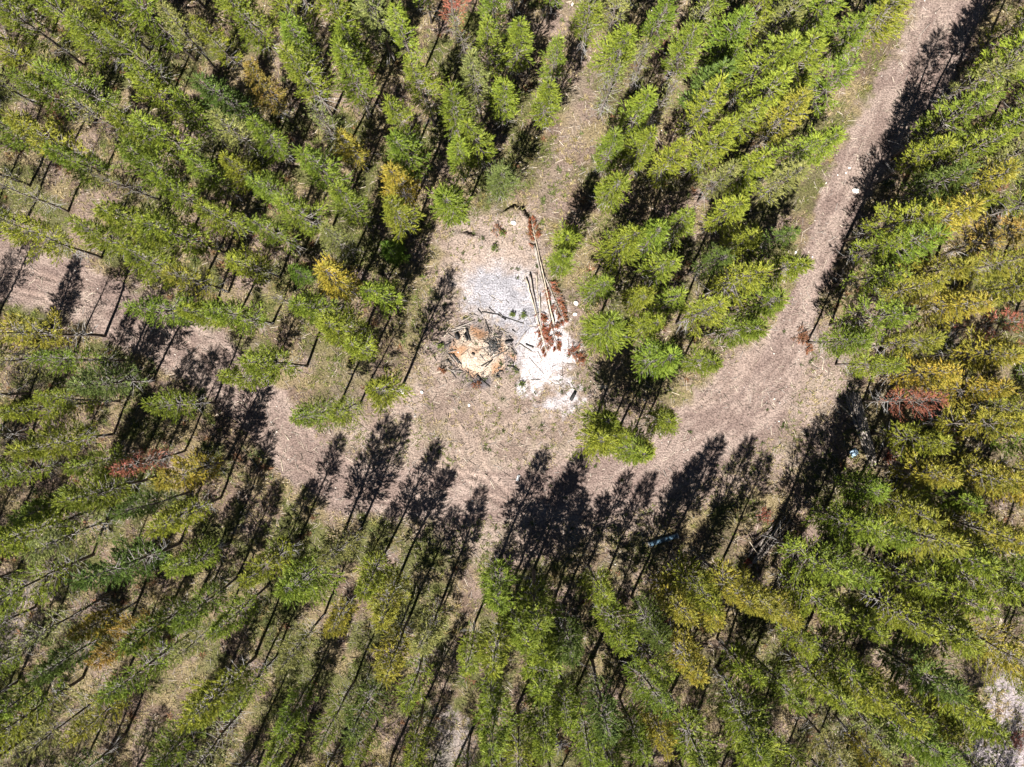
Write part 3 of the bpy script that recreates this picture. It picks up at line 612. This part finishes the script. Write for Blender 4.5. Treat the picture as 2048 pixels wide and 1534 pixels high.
tag(blade_field('undergrowth', x, y, 16, .34, .075, under_col, 1.5), 'low leafy undergrowth and bilberry scrub between the trunks', 'undergrowth')
# twigs and pale wood chips
def stick_field(name, x, y, L, wdt, colf):
    n = len(x); zz_ = ground_z(x, y) + .015; a = rng.random(n) * 6.28; l = L * (.4 + rng.random(n) ** 2 * 1.6)
    d = np.stack([np.cos(a), np.sin(a), rng.normal(size=n) * .08], 1) * (l * .5)[:, None]
    s = np.stack([-np.sin(a), np.cos(a), np.zeros(n)], 1) * (wdt * (.6 + .8 * rng.random(n)))[:, None] * .5
    u = np.array([[0, 0, 1.]]) * (wdt * .8)
    b = np.stack([x, y, zz_], 1)
    V = np.stack([b - d - s, b - d + s, b - d + u, b + d - s, b + d + s, b + d + u], 1).reshape(-1, 3)
    o = np.arange(n)[:, None] * 6; f = np.concatenate([o + np.array([[0, 2, 5, 3]]), o + np.array([[2, 1, 4, 5]]), o + np.array([[1, 0, 3, 4]])], 1).ravel()
    c = np.repeat(colf(n), 6, 0); me = raw_mesh(name, V, f, np.full(n * 3, 4), M_litter, {'col': c}); return tag(link(name, me), kind='stuff')
def twig_col(n):
    P = np.array([[.36, .3, .25], [.2, .165, .14], [.07, .06, .05], [.46, .4, .33], [.28, .25, .23]]); return P[rng.integers(len(P), size=n)] * (.8 + .4 * rng.random(n))[:, None]
x, y = scatter(46000, lambda x, y: .35 + .65 * smooth(.4, .6, fbm(x, y, .6, 77)) - .25 * bare_mask(x, y))
tag(stick_field('twigs', x, y, .36, .034, twig_col), 'fine grey and straw coloured twigs strewn over the soil', 'twigs')
def pebble_field(name, x, y, size, colf):
    n = len(x); zz_ = ground_z(x, y); base = np.array([[1, 0, 0], [0, 1, 0], [-1, 0, 0], [0, -1, 0], [0, 0, 1], [0, 0, -.5]], float)
    s = size * (.4 + 1.3 * rng.random(n) ** 3); V = base[None] * s[:, None, None] * (.6 + .7 * rng.random((n, 6, 1)))
    a = rng.random(n) * 6.28; ca, sa = np.cos(a)[:, None], np.sin(a)[:, None]
    V = np.stack([V[..., 0] * ca - V[..., 1] * sa * .7 + x[:, None], V[..., 0] * sa + V[..., 1] * ca * .7 + y[:, None], V[..., 2] * .7 + zz_[:, None]], -1).reshape(-1, 3)
    tr = np.array([[0, 1, 4], [1, 2, 4], [2, 3, 4], [3, 0, 4], [1, 0, 5], [2, 1, 5], [3, 2, 5], [0, 3, 5]]).ravel()
    f = (np.arange(n)[:, None] * 6 + tr[None]).ravel()
    me = raw_mesh(name, V, f, np.full(n * 8, 3), M_litter, {'col': np.repeat(colf(n), 6, 0)}); return tag(link(name, me), kind='stuff')
def peb_col(n):
    P = np.array([[.42, .39, .35], [.6, .57, .53], [.27, .24, .22], [.34, .29, .24]]); return P[rng.integers(len(P), size=n)]
x, y = scatter(14000, lambda x, y: .1 + .4 * bare_mask(x, y) + .9 * smooth(.6, -.3, poly_sd(x, y, GRAVEL)) + .5 * smooth(.6, -.3, poly_sd(x, y, GREYBR)))
tag(pebble_field('pebbles', x, y, .06, peb_col), 'pale pebbles scattered over the dirt road and soil', 'pebbles')

# ------------------------------------------------------------------ burnt ash heap: charred sticks round it
def clock(px, py, cx=960, cy=700):
    a = (math.degrees(math.atan2(px - cx, cy - py)) % 360) / 30; n = int(round(a)) % 12; return ['twelve', 'one', 'two', 'three', 'four', 'five', 'six', 'seven', 'eight', 'nine', 'ten', 'eleven'][n]
def stick(name, a, b, r, mat, lab, cat, group=None, dz=.0, sides=7, wob=.012, taper=.75):
    A, B = PZ(*a), PZ(*b); L = (B - A).length; k = max(3, int(L / .3) + 2); P = []
    o = (A + B) / 2; rr = r * .7
    for i in range(k):
        t = i / (k - 1); p = A.lerp(B, t); g = gz(p.x, p.y)
        p.z = max(p.z, g) + rr + dz; p += Vector(rng.normal(size=3) * wob * (0 if i in (0, k - 1) else 1)); P.append(p - o)
    mb = MB(); mb.tube(P, [r * (1 - (1 - taper) * i / (k - 1)) * (1 + rng.normal() * .07) for i in range(k)], sides)
    ob = mb.build(name, mat); ob.location = o; return tag(ob, lab, cat, group)
def c2(x, y): return 860 + x * .15648, 600 + y * .15648
STK = [((460, 360), (515, 520), .07, 'c'), ((450, 430), (482, 520), .09, 'c'), ((710, 250), (765, 440), .035, 'c'), ((335, 430), (362, 505), .14, 'c'), ((60, 545), (220, 585), .03, 'c'),
       ((210, 585), (270, 540), .07, 'c'), ((220, 760), (300, 850), .045, 'c'), ((235, 690), (320, 800), .05, 'h'), ((270, 690), (360, 810), .05, 'h'), ((300, 690), (405, 825), .06, 'c'), ((330, 360), (570, 262), .06, 'g'),
       ((270, 385), (480, 340), .05, 'g'), ((280, 410), (430, 372), .05, 'h'), ((180, 470), (290, 330), .03, 'p'), ((660, 150), (900, 190), .04, 'c'), ((750, 90), (830, 160), .03, 'c'), ((865, 190), (1200, 300), .035, 'c'),
       ((960, 545), (1055, 522), .11, 'c'), ((1090, 610), (1230, 400), .055, 'g'), ((1130, 550), (1300, 660), .045, 'h'), ((1220, 560), (1325, 605), .05, 'c'), ((800, 745), (980, 645), .045, 'h'), ((655, 845), (800, 765), .05, 'c'),
       ((700, 860), (790, 780), .04, 'c'), ((560, 985), (620, 930), .04, 'c'), ((600, 980), (770, 1110), .045, 'c'), ((640, 700), (710, 790), .035, 'h'), ((835, 1000), (885, 1080), .03, 'p'), ((1265, 735), (1460, 950), .02, 'h'),
       ((1040, 610), (1110, 700), .04, 'c'), ((980, 840), (1060, 850), .05, 'c'), ((1060, 850), (1140, 905), .06, 'c'), ((280, 920), (335, 1000), .035, 'c'), ((1010, 460), (1070, 520), .045, 'c'), ((50, 720), (90, 780), .03, 'c'),
       ((400, 275), (570, 180), .045, 'g'), ((500, 180), (610, 205), .045, 'h'), ((920, 215), (970, 255), .06, 'c'), ((1040, 480), (1140, 360), .02, 'h'), ((1290, 1020), (1410, 1022), .03, 'h'), ((610, 110), (665, 185), .04, 'c'),
       ((455, 745), (560, 740), .02, 'h'), ((560, 740), (580, 690), .03, 'h'), ((535, 685), (572, 695), .08, 'c'), ((230, 430), (300, 480), .04, 'g'), ((370, 30), (380, 120), .02, 'c'), ((850, 970), (890, 985), .07, 'c'), ((880, 905), (930, 910), .05, 'c'),
       ((230, 870), (330, 930), .05, 'h'), ((290, 900), (420, 910), .05, 'h'), ((340, 640), (240, 660), .04, 'h'), ((1050, 380), (1090, 410), .04, 'c'), ((900, 380), (1010, 430), .03, 'h'), ((1100, 280), (1160, 240), .03, 'h'), ((690, 230), (650, 360), .02, 'h'),
       ((600, 965), (640, 1000), .09, 'c'), ((420, 240), (540, 215), .04, 'c'), ((880, 160), (950, 235), .03, 'h'), ((960, 1290), (1045, 1240), .02, 'h'), ((1170, 1470), (1300, 1430), .02, 'h'), ((350, 380), (500, 300), .035, 'c')]
MT = {'c': (M_char, 'black charred'), 'h': (M_ashwood, 'half-burnt grey-brown'), 'g': (M_greylog, 'weathered grey'), 'p': (M_palelog, 'bleached white')}
seen = {}
for a, b, r, m in STK:
    A, B = c2(*a), c2(*b); mx, my = (A[0] + B[0]) / 2, (A[1] + B[1]) / 2; e = math.hypot((mx - 960) / 62, (my - 703) / 48); L = math.hypot(B[0] - A[0], B[1] - A[1]) / S
    size = 'short thick' if L / r < 14 else ('long thin' if L > 1.0 and r < .04 else ('long' if L > .9 else ('thin' if r < .035 else 'short')))
    where = 'lying on' if e < .8 else ('at the rim of' if e < 1.25 else 'lying just outside')
    tilt = math.degrees(math.atan2(A[1] - B[1], B[0] - A[0])) % 180; tw = 'level' if tilt < 20 or tilt > 160 else ('upright' if 70 < tilt < 110 else ('rising right' if tilt < 90 else 'falling right'))
    lab = '%s %s stick, %s, %s ash heap at %s o\'clock' % (size, MT[m][1].replace('half-burnt grey-brown', 'half-burnt'), tw, where.replace(' the', ''), clock(mx, my))
    k = seen.get(lab, 0); seen[lab] = k + 1
    if k: lab = lab.replace(' stick', ' %s stick' % ['', 'second', 'third'][min(k, 2)])
    stick('charred_stick' if m in 'ch' else 'branch', A, B, r, MT[m][0], lab, 'stick', 'burnt sticks round the ash heap', dz=.01)
# charcoal crumbs
n = 330; ca = rng.random(n) * 6.28; cr = np.abs(rng.normal(size=n)) * .42
cxx, cyy = W(988, 690); x1, y1 = cxx + np.cos(ca) * cr, cyy + np.sin(ca) * cr * 1.2
n2_ = 380; ca = rng.random(n2_) * 6.28; cr = 1 + rng.normal(size=n2_) * .13
x2, y2 = PILE[0] + np.cos(ca) * cr * PA, PILE[1] + np.sin(ca) * cr * PB
tag(stick_field('charcoal_crumbs', np.concatenate([x1, x2]), np.concatenate([y1, y2]), .14, .045, lambda n: np.array([[.03, .03, .03]]) * (.4 + 4 * rng.random(n) ** 3)[:, None]), 'charcoal crumbs scattered in and round the ash heap', 'charcoal')
stick('charred_log', (1141, 801), (1150, 785), .13, M_char, 'short thick black charred log on the small white ash patch', 'log', None, .02, 10, .004, .95)

# ------------------------------------------------------------------ felled pines with red needles
def felled(base, tip, r, nf, lab, crown_w=.55, seed=0):
    A, B = PZ(*base), PZ(*tip); rg_ = np.random.default_rng(900 + seed); L = (B - A).length
    t = empty('felled_pine', A); tag(t, lab, 'felled tree', 'felled pines beside the white ash')
    k = int(L / .5) + 3; P = []
    for i in range(k):
        s = i / (k - 1); p = A.lerp(B, s); p.z = gz(p.x, p.y) + .10 + .06 * (seed % 3); P.append(p - A + Vector(rg_.normal(size=3) * .012))
    mb = MB(); mb.tube(P, [r * (1 - .8 * i / (k - 1)) for i in range(k)], 7)
    d = np.array((B - A).normalized()); lat = norm(np.cross(d, [0, 0, 1.0])); Bs, Ax, Ln, Vv = [], [], [], []
    if nf:
        for j in range(int(nf * L * 16)):
            s = 1 - nf * rg_.random() ** .9; q = A.lerp(B, s); q.z = gz(q.x, q.y) + .12; f = (1 - s) / nf
            w = crown_w * (.25 + .75 * min(1, f * 1.8)) * (.6 + .6 * rg_.random()); sd = rg_.choice([-1, 1])
            dv = norm(d * (.5 + .4 * rg_.random()) + lat * sd * (.6 + .5 * rg_.random()) + np.array([0, 0, .3 * rg_.random()]))
            p0 = np.array(q - A); p1 = p0 + dv * w; mb.tube([p0, p1], [.009, .004], 3, caps=False)
            for u in np.arange(.25, 1.01, .22):
                Bs.append(p0 + dv * w * u); dd = norm(dv + rg_.normal(size=3) * .35); Ax.append(dd); Ln.append(.2); Vv.append(rg_.random())
    mb.build('trunk', M_greylog if seed % 2 else M_palelog, t)
    if Bs:
        V = blades(np.array(Bs), np.array(Ax), np.array(Ln), .028, rg_, 15, .8); v = np.repeat(np.repeat(Vv, 15), 3)
        c = link('crown', raw_mesh('crown', V, np.arange(len(V)), np.full(len(V) // 3, 3), M_needle, {'v': v}), t); c.color = (.25, .095, .045, 1)
felled((1069, 491), (1113, 698), .065, .24, 'long felled pine with red needles, tip farthest down at right', .5, 1)
felled((1107, 647), (1061, 436), .06, .3, 'felled pine with its red-needled tip pointing up the photo', .42, 2)
felled((1081, 535), (1128, 643), .055, .75, 'felled pine with the widest red-needled crown, rightmost of the bunch', .62, 3)
felled((1052, 557), (1094, 709), .055, .36, 'leftmost felled pine, red needled tip on the white ash', .55, 4)
felled((1059, 549), (1076, 640), .07, 0, 'short bare dark felled pole beside the leftmost felled pine', .5, 5)
felled((1073, 549), (1076, 606), .04, 0, 'shortest thin bare pole between the felled pines', .5, 6)
felled((1068, 494), (1109, 655), .06, .1, 'bare felled pole lying along the middle of the felled pines', .4, 7)
felled((1078, 590), (1082, 668), .035, .55, 'short thin felled top with sparse red needles on grey ash', .45, 8)

# ------------------------------------------------------------------ stacked log pile, brush pile
def c3(x, y): return 1620 + x * .13038, 760 + y * .13038
LP = [((555, 205), (890, 1290), 0), ((610, 190), (925, 1310), 0), ((655, 165), (955, 1330), 0), ((690, 185), (990, 1320), 0), ((722, 180), (1020, 1330), 0), ((550, 300), (870, 1200), 0), ((760, 260), (980, 1080), 0), ((820, 500), (1000, 1180), 0),
      ((590, 230), (900, 1180), 1), ((630, 215), (935, 1260), 1), ((670, 200), (960, 1200), 1), ((705, 240), (985, 1290), 1), ((620, 280), (840, 1100), 1), ((650, 320), (960, 1100), 2), ((690, 300), (940, 1230), 2)]
for i, (a, b, lay) in enumerate(LP):
    A, B = c3(*a), c3(*b); od = ['first', 'second', 'third', 'fourth', 'fifth', 'sixth', 'seventh', 'eighth']
    if lay == 0: lab = 'bottom-layer grey pole of the stacked log pile, %s from left' % od[sorted([l[0][0] for l in LP if l[2] == 0]).index(a[0])]
    else: lab = 'grey pole in the %s layer of the stacked log pile, %s from left' % (['', 'middle', 'top'][lay], od[sorted([l[0][0] for l in LP if l[2] == lay]).index(a[0])])
    stick('log', A, B, .066, M_greylog, lab, 'log', 'poles of the stacked log pile', .01 + .13 * lay, 8, .008, .6)
stick('log', c3(410, 350), c3(700, 640), .055, M_palelog, 'pale pole slanting off the left side of the stacked log pile', 'log', None, .2, 8)
stick('log', c3(400, 465), c3(460, 500), .07, M_palelog, 'short pale stub lying left of the stacked log pile', 'log', None, 0, 8)
def c4(x, y): return 1260 + x * .17578, 1020 + y * .17578
BPL = [((1300, 520), (1560, 240)), ((1330, 530), (1640, 120)), ((1350, 470), (1600, 200)), ((1370, 590), (1700, 90)), ((1390, 560), (1660, 210)), ((1400, 600), (1760, 60)), ((1430, 540), (1740, 120)), ((1450, 560), (1800, 90)), ((1480, 500), (1780, 160)), ((1300, 690), (1560, 430)),
       ((1500, 520), (1830, 130)), ((1420, 490), (1690, 150)), ((1540, 480), (1840, 200)), ((1570, 440), (1850, 210)), ((1380, 330), (1560, 230)), ((1310, 640), (1500, 480)), ((1600, 350), (1820, 120)), ((1460, 400), (1620, 140))]
for i, (a, b) in enumerate(BPL):
    od = sorted(range(len(BPL)), key=lambda j: BPL[j][0][0] + BPL[j][1][0]).index(i)
    stick('pole', c4(*a), c4(*b), .045 + .02 * (i % 3), M_greylog if i % 2 else M_darklog, '%s pole of the shaded brush pile, %d%% of the way from its left side' % ('grey' if i % 2 else 'dark', round(100 * od / 17)), 'pole', 'poles of the shaded brush pile', .02 + .09 * (i % 4), 7, .02, .5)
stick('pole', c4(1330, 335), c4(1425, 475), .04, M_palelog, 'pale pole crossing the left edge of the shaded brush pile', 'pole', None, .4)
# ------------------------------------------------------------------ blue pipe, tarp, planks, loose branches, rocks
def plastic(name, c, rough=.4):
    m, nt, b = new_mat(name); no = noise_col(nt, 4, 4); r = ramp(nt, no.outputs['Fac'], [(.35, tuple(v * .8 for v in c)), (.65, tuple(min(v * 1.15, .9) for v in c))])
    nt.links.new(r.outputs[0], b.inputs['Base Color']); b.inputs['Roughness'].default_value = rough; return m
M_blue = plastic('blue_plastic', (.045, .085, .125)); M_pale = plastic('pale_plastic', (.45, .46, .48)); M_tarp = plastic('pale_blue_tarp', (.22, .32, .42), .5)
A, B = PZ(1296, 1087, .17), PZ(1354, 1069, .17); B.z = A.z; o = (A + B) / 2
pipe = empty('plastic_pipe', o - Vector((0, 0, .17))); tag(pipe, 'blue plastic pipe lying in the tree shade below the road', 'pipe')
mb = MB(); d = (B - A).normalized(); A_, B_ = A - o + Vector((0, 0, .17)), B - o + Vector((0, 0, .17))
mb.tube([A_, A_ * .5 + B_ * .5, B_], .175, 20, caps=False); mb.tube([A_, B_], .155, 20, caps=False); mb.build('pipe_body', M_blue, pipe)
mb = MB()
for e, s in ((A_, -1), (B_, 1)):
    mb.tube([e - d * .05 * s, e + d * .012 * s], .186, 20, caps=False); mb.tube([e - d * .05 * s, e + d * .012 * s], .15, 20, caps=False)
    u = d.cross(Vector((0, 0, 1))); w = u.cross(d); V = []; 
    for rr in (.186, .15):
        for k in range(20): V.append(tuple(e + d * .012 * s + u * (math.cos(k * math.pi / 10) * rr) + w * (math.sin(k * math.pi / 10) * rr)))
    mb.add(V, [(k, (k + 1) % 20, 20 + (k + 1) % 20, 20 + k) for k in range(20)])
mb.build('rim', M_pale, pipe)
def sheet(name, px, py, sx_, sy_, rz, mat, lab, cat, amp=.12, n=14):
    mb = MB(); V = []; c = PZ(px, py)
    for top in (1, 0):
        for j in range(n):
            for i in range(n):
                u, v = i / (n - 1) - .5, j / (n - 1) - .5; ed = 1 + .35 * (float(fbm(u * 2 + py, v * 2 + px, 1.7, 83)) - .5)
                zz_ = .03 + amp * float(fbm(u * 3 + px, v * 3 + py, 1.3, 81)) * (1 - 1.4 * (u * u + v * v)) 
                V.append((u * sx_ * ed, v * sy_ * ed, zz_ - (0 if top else .01)))
    Fs = []
    for t in (0, 1):
        for j in range(n - 1):
            for i in range(n - 1):
                a = t * n * n + j * n + i; f = (a, a + 1, a + n + 1, a + n); Fs.append(f if t == 0 else f[::-1])
    rim = [i for i in range(n)] + [j * n + n - 1 for j in range(1, n)] + [(n - 1) * n + i for i in range(n - 2, -1, -1)] + [j * n for j in range(n - 2, 0, -1)]
    for a, b in zip(rim, rim[1:] + rim[:1]): Fs.append((b, a, a + n * n, b + n * n))
    mb.add(V, Fs); ob = mb.build(name, mat); ob.location = c; ob.rotation_euler = (0, 0, rz); return tag(ob, lab, cat)
sheet('tarp', 1706, 905, .55, .5, .5, M_tarp, 'crumpled pale blue tarp in the shade left of the stacked log pile', 'tarp', .35)
sheet('plastic_scrap', 1246, 672, .55, .3, -.3, M_pale, 'white plastic scrap at the foot of the pines right of the ash', 'scrap', .25)
sheet('paper_scrap', 1036, 956, .18, .42, -.35, M_pale, 'slim white scrap on the bare soil below the clearing middle', 'scrap', .08)
def plank(a, b, w, th, mat, lab):
    A, B = PZ(*a), PZ(*b); o = (A + B) / 2; d = (B - A); L = d.length; mb = MB(); hw, hl, c_ = w / 2, L / 2, .006
    for (x0, x1) in ((-hl, hl),):
        V = [(x, yy_, z_) for x in (x0, x1) for (yy_, z_) in ((-hw, c_), (-hw + c_, 0), (hw - c_, 0), (hw, c_), (hw, th - c_), (hw - c_, th), (-hw + c_, th), (-hw, th - c_))]
        mb.add(V, [(k, (k + 1) % 8, 8 + (k + 1) % 8, 8 + k) for k in range(8)] + [tuple(range(7, -1, -1)), tuple(range(8, 16))])
    ob = mb.build('plank', mat, smooth=False); ob.location = o + Vector((0, 0, .05)); ob.rotation_euler = (0, -math.asin(d.z / L), math.atan2(d.y, d.x)); return tag(ob, lab, 'plank')
plank((1192, 774), (1216, 773), .22, .05, M_plank, 'short pale plank right of the white ash patch')
stick('branch', (1237, 691), (1226, 714), .035, M_palelog, 'bleached curved branch below the white plastic scrap', 'branch', None, .02, 6, .03)
LOOSE = [((1252, 800), (1273, 798), 'short white branch under the tree shadows above the road bend'), ((1280, 774), (1294, 786), 'thin white branch slanting between two trunk shadows'), ((1340, 782), (1360, 790), 'thin pale branch right of the trunk shadows'), ((1436, 690), (1462, 696), 'dark thin branch on the soil under the pines left of the road'),
         ((975, 1088), (990, 1086), 'small dark stick alone on the road left of the big shadows'), ((1068, 1149), (1090, 1146), 'bleached stick at the lower edge of the tree shadows'), ((562, 918), (566, 942), 'upright pale stick beside the left road'), ((578, 880), (570, 868), 'small pale stick on the left road above the shadows'),
         ((1645, 740), (1648, 715), 'white stick standing out on the soil above the log pile'), ((1588, 686), (1586, 694), 'short bleached stick beside the rusty brush heap'), ((1665, 530), (1672, 538), 'white branch at the right road edge'), ((1291, 413), (1334, 428), 'pale fallen pole in the gap under the pines right of the trail'), ((1812, 160), (1818, 148), 'dark stick on the verge of the upper right road'), ((1840, 70), (1862, 45), 'grey pole along the left verge at the road top')]
for a, b, lab in LOOSE: stick('branch', a, b, .028, M_greylog if 'grey' in lab or 'dark' in lab else M_palelog, lab, 'branch', 'loose branches on the soil', .01, 6, .02)
def rock(px, py, s, mat, lab):
    n = 10; V, Fs = [], []; sd = px * .37
    for j in range(n + 1):
        for i in range(16):
            th, ph = math.pi * j / n, 2 * math.pi * i / 16; d = (math.sin(th) * math.cos(ph), math.sin(th) * math.sin(ph), math.cos(th))
            k = .72 + .55 * float(fbm(d[0] * 1.3 + sd, d[1] * 1.3 + d[2] * .9 + py, 1.1, 85, 3)); V.append((d[0] * s * k, d[1] * s * k * .8, d[2] * s * k * .6))
    for j in range(n):
        for i in range(16): a, b = j * 16 + i, j * 16 + (i + 1) % 16; Fs.append((a, a + 16, b + 16, b))
    mb = MB(); mb.add(V, Fs); ob = mb.build('rock', mat); ob.location = PZ(px, py, s * .25); ob.rotation_euler = (0, 0, px); return tag(ob, lab, 'rock', 'pale rocks on the soil')
for px, py, s, m, lab in [(1027, 447, .2, 0, 'white rock under the scraped earth bank'), (804, 783, .2, 0, 'white rock left of the ash heap by the bright green bush'), (844, 784, .13, 0, 'smaller white rock between the bush and the ash heap'), (938, 810, .12, 0, 'white stone on the soil below the ash heap'),
                        (1712, 381, .24, 0, 'largest white rock, on the edge of the upper right road'), (1288, 799, .09, 0, 'tiny round white stone in a trunk shadow'), (234, 438, .14, 0, 'white stone among the pines above the left road'), (1152, 606, .2, 0, 'white rock right of the felled pines near the trees'), (1150, 628, .16, 0, 'smaller white rock under the pines right of the felled ones'),
                        (1420, 734, .1, 0, 'small white stone below the pines left of the road bend'), (1406, 744, .08, 0, 'smallest white stone near the pines by the road bend'), (565, 236, .12, 0, 'white stone in the upper left forest'), (840, 287, .26, 1, 'brownish grey boulder among the pines above the clearing'), (1145, 8, .13, 0, 'white stone on the pale trail at the top edge'),
                        (830, 832, .1, 1, 'grey stone on the dry grass left of the wheel ruts'), (1196, 745, .1, 1, 'dark grey stone right of the white ash'), (1322, 868, .1, 1, 'grey stone beside the road right of the corner pines'), (1591, 505, .1, 0, 'small white stone where the road narrows'), (1700, 335, .1, 0, 'small white stone on the right road above the big one'), (1693, 345, .07, 0, 'tiny white stone beside another on the right road'),
                        (1560, 806, .08, 1, 'grey stone in the middle of the wide clearing at right'), (318, 907, .08, 0, 'white stone right of the rust-red dead pine')]:
    rock(px, py, s, M_rockgrey if m else M_rock, lab)
# rusty brush heap and dead red branches on the ground
def brushheap(px, py, s, col, lab, n=40, name='dead_brush', seed=0, twig=None, leaf=True, hgt=.35):
    rg_ = np.random.default_rng(1200 + seed); c = PZ(px, py); t = empty(name, c); tag(t, lab, 'brush'); mb = MB(); Bs, Ax, Ln = [], [], []
    for i in range(n):
        a = rg_.random() * 6.28; rr = s * (.2 + .8 * rg_.random()); p0 = np.array([rg_.normal() * s * .25, rg_.normal() * s * .25, .03]); p1 = p0 + np.array([math.cos(a) * rr, math.sin(a) * rr, hgt * rg_.random() + .03])
        mb.tube([p0, (p0 + p1) / 2 + rg_.normal(size=3) * .04, p1], [.014, .01, .004], 4, caps=False)
        for u in (.5, .75, 1): Bs.append(p0 + (p1 - p0) * u); Ax.append(norm(p1 - p0 + rg_.normal(size=3) * .2)); Ln.append(.16)
    mb.build('stems', twig or M_greylog, t)
    if leaf:
        V = blades(np.array(Bs), np.array(Ax), np.array(Ln), .03, rg_, 9); f = link('foliage', raw_mesh('foliage', V, np.arange(len(V)), np.full(len(V) // 3, 3), M_needle, {'v': rg_.random(len(V) // 3).repeat(3)}), t); f.color = (*col, 1)
brushheap(1602, 673, .5, (0.202, 0.096, 0.048), 'rusty dead brush heap at the right road mouth', 40, 'dead_brush', 1)
brushheap(1615, 697, .3, (0.245, 0.104, 0.048), 'small orange dead branch below the rusty brush heap', 14, 'dead_brush', 2)
brushheap(1148, 705, .6, (0.238, 0.088, 0.043), 'red dead branches at the foot of the pines right of the white ash', 34, 'dead_brush', 3)
brushheap(1160, 718, .4, (0.238, 0.096, 0.048), 'lower patch of red dead branches beside the white ash edge', 20, 'dead_brush', 4)
brushheap(1775, 915, .4, (0.216, 0.064, 0.033), 'red dead branch in deep shade right of the stacked log pile', 20, 'dead_brush', 5)
brushheap(1527, 1030, .5, (0.238, 0.080, 0.048), 'pinkish red dead brush above the shaded brush pile', 26, 'dead_brush', 6)
brushheap(1492, 1125, .25, (0.288, 0.072, 0.048), 'small bright red dead sprig at the foot of the brush pile', 10, 'dead_brush', 7)
brushheap(1118, 1488, .75, (.3, .3, .3), 'silver-grey dead shrub near the bottom edge', 46, 'dead_shrub', 8, M_deadtwig, False, .9)
brushheap(955, 770, .3, (0.216, 0.096, 0.048), 'rust-coloured dead sprig below the ash heap', 14, 'dead_brush', 9)
brushheap(884, 742, .3, (0.216, 0.096, 0.048), 'rust-coloured dead sprig left of the ash heap', 14, 'dead_brush', 10)
brushheap(455, 1453, .3, (0.180, 0.040, 0.028), 'dark red sprig among the lower left pines', 16, 'dead_brush', 11)
brushheap(996, 462, .4, (0.216, 0.104, 0.057), 'thin rust-coloured branch on the scraped earth', 14, 'dead_brush', 12)
brushheap(2030, 1480, .7, (.2, .08, .06), 'reddish low shrub on the grey soil in the lower right corner', 40, 'low_shrub', 13, None, True, .4)
brushheap(1990, 1465, .5, (.19, .08, .06), 'smaller reddish shrub left of another on grey soil, lower right', 26, 'low_shrub', 14, None, True, .35)
for i, (px, py, s, lab) in enumerate([(842, 1082, .35, 'small bright green seedling on the soil left of the lower shadows'), (1043, 770, .16, 'tiny green seedling at the lower rim of the white ash'), (1005, 468, .2, 'green seedling high on the scraped earth'), (989, 498, .2, 'green seedling in the middle of the scraped earth'),
                                      (1046, 632, .18, 'green seedling on the grey ash beside the felled pines'), (1024, 629, .13, 'smaller green seedling on the grey ash'), (881, 692, .14, 'green seedling at the left rim of the ash heap'), (1725, 866, .3, 'green seedling in dappled shade beside the log pile')]):
    brushheap(px, py, s, (.12, .16, .035), lab, 12, 'seedling', 30 + i, None, True, .3)
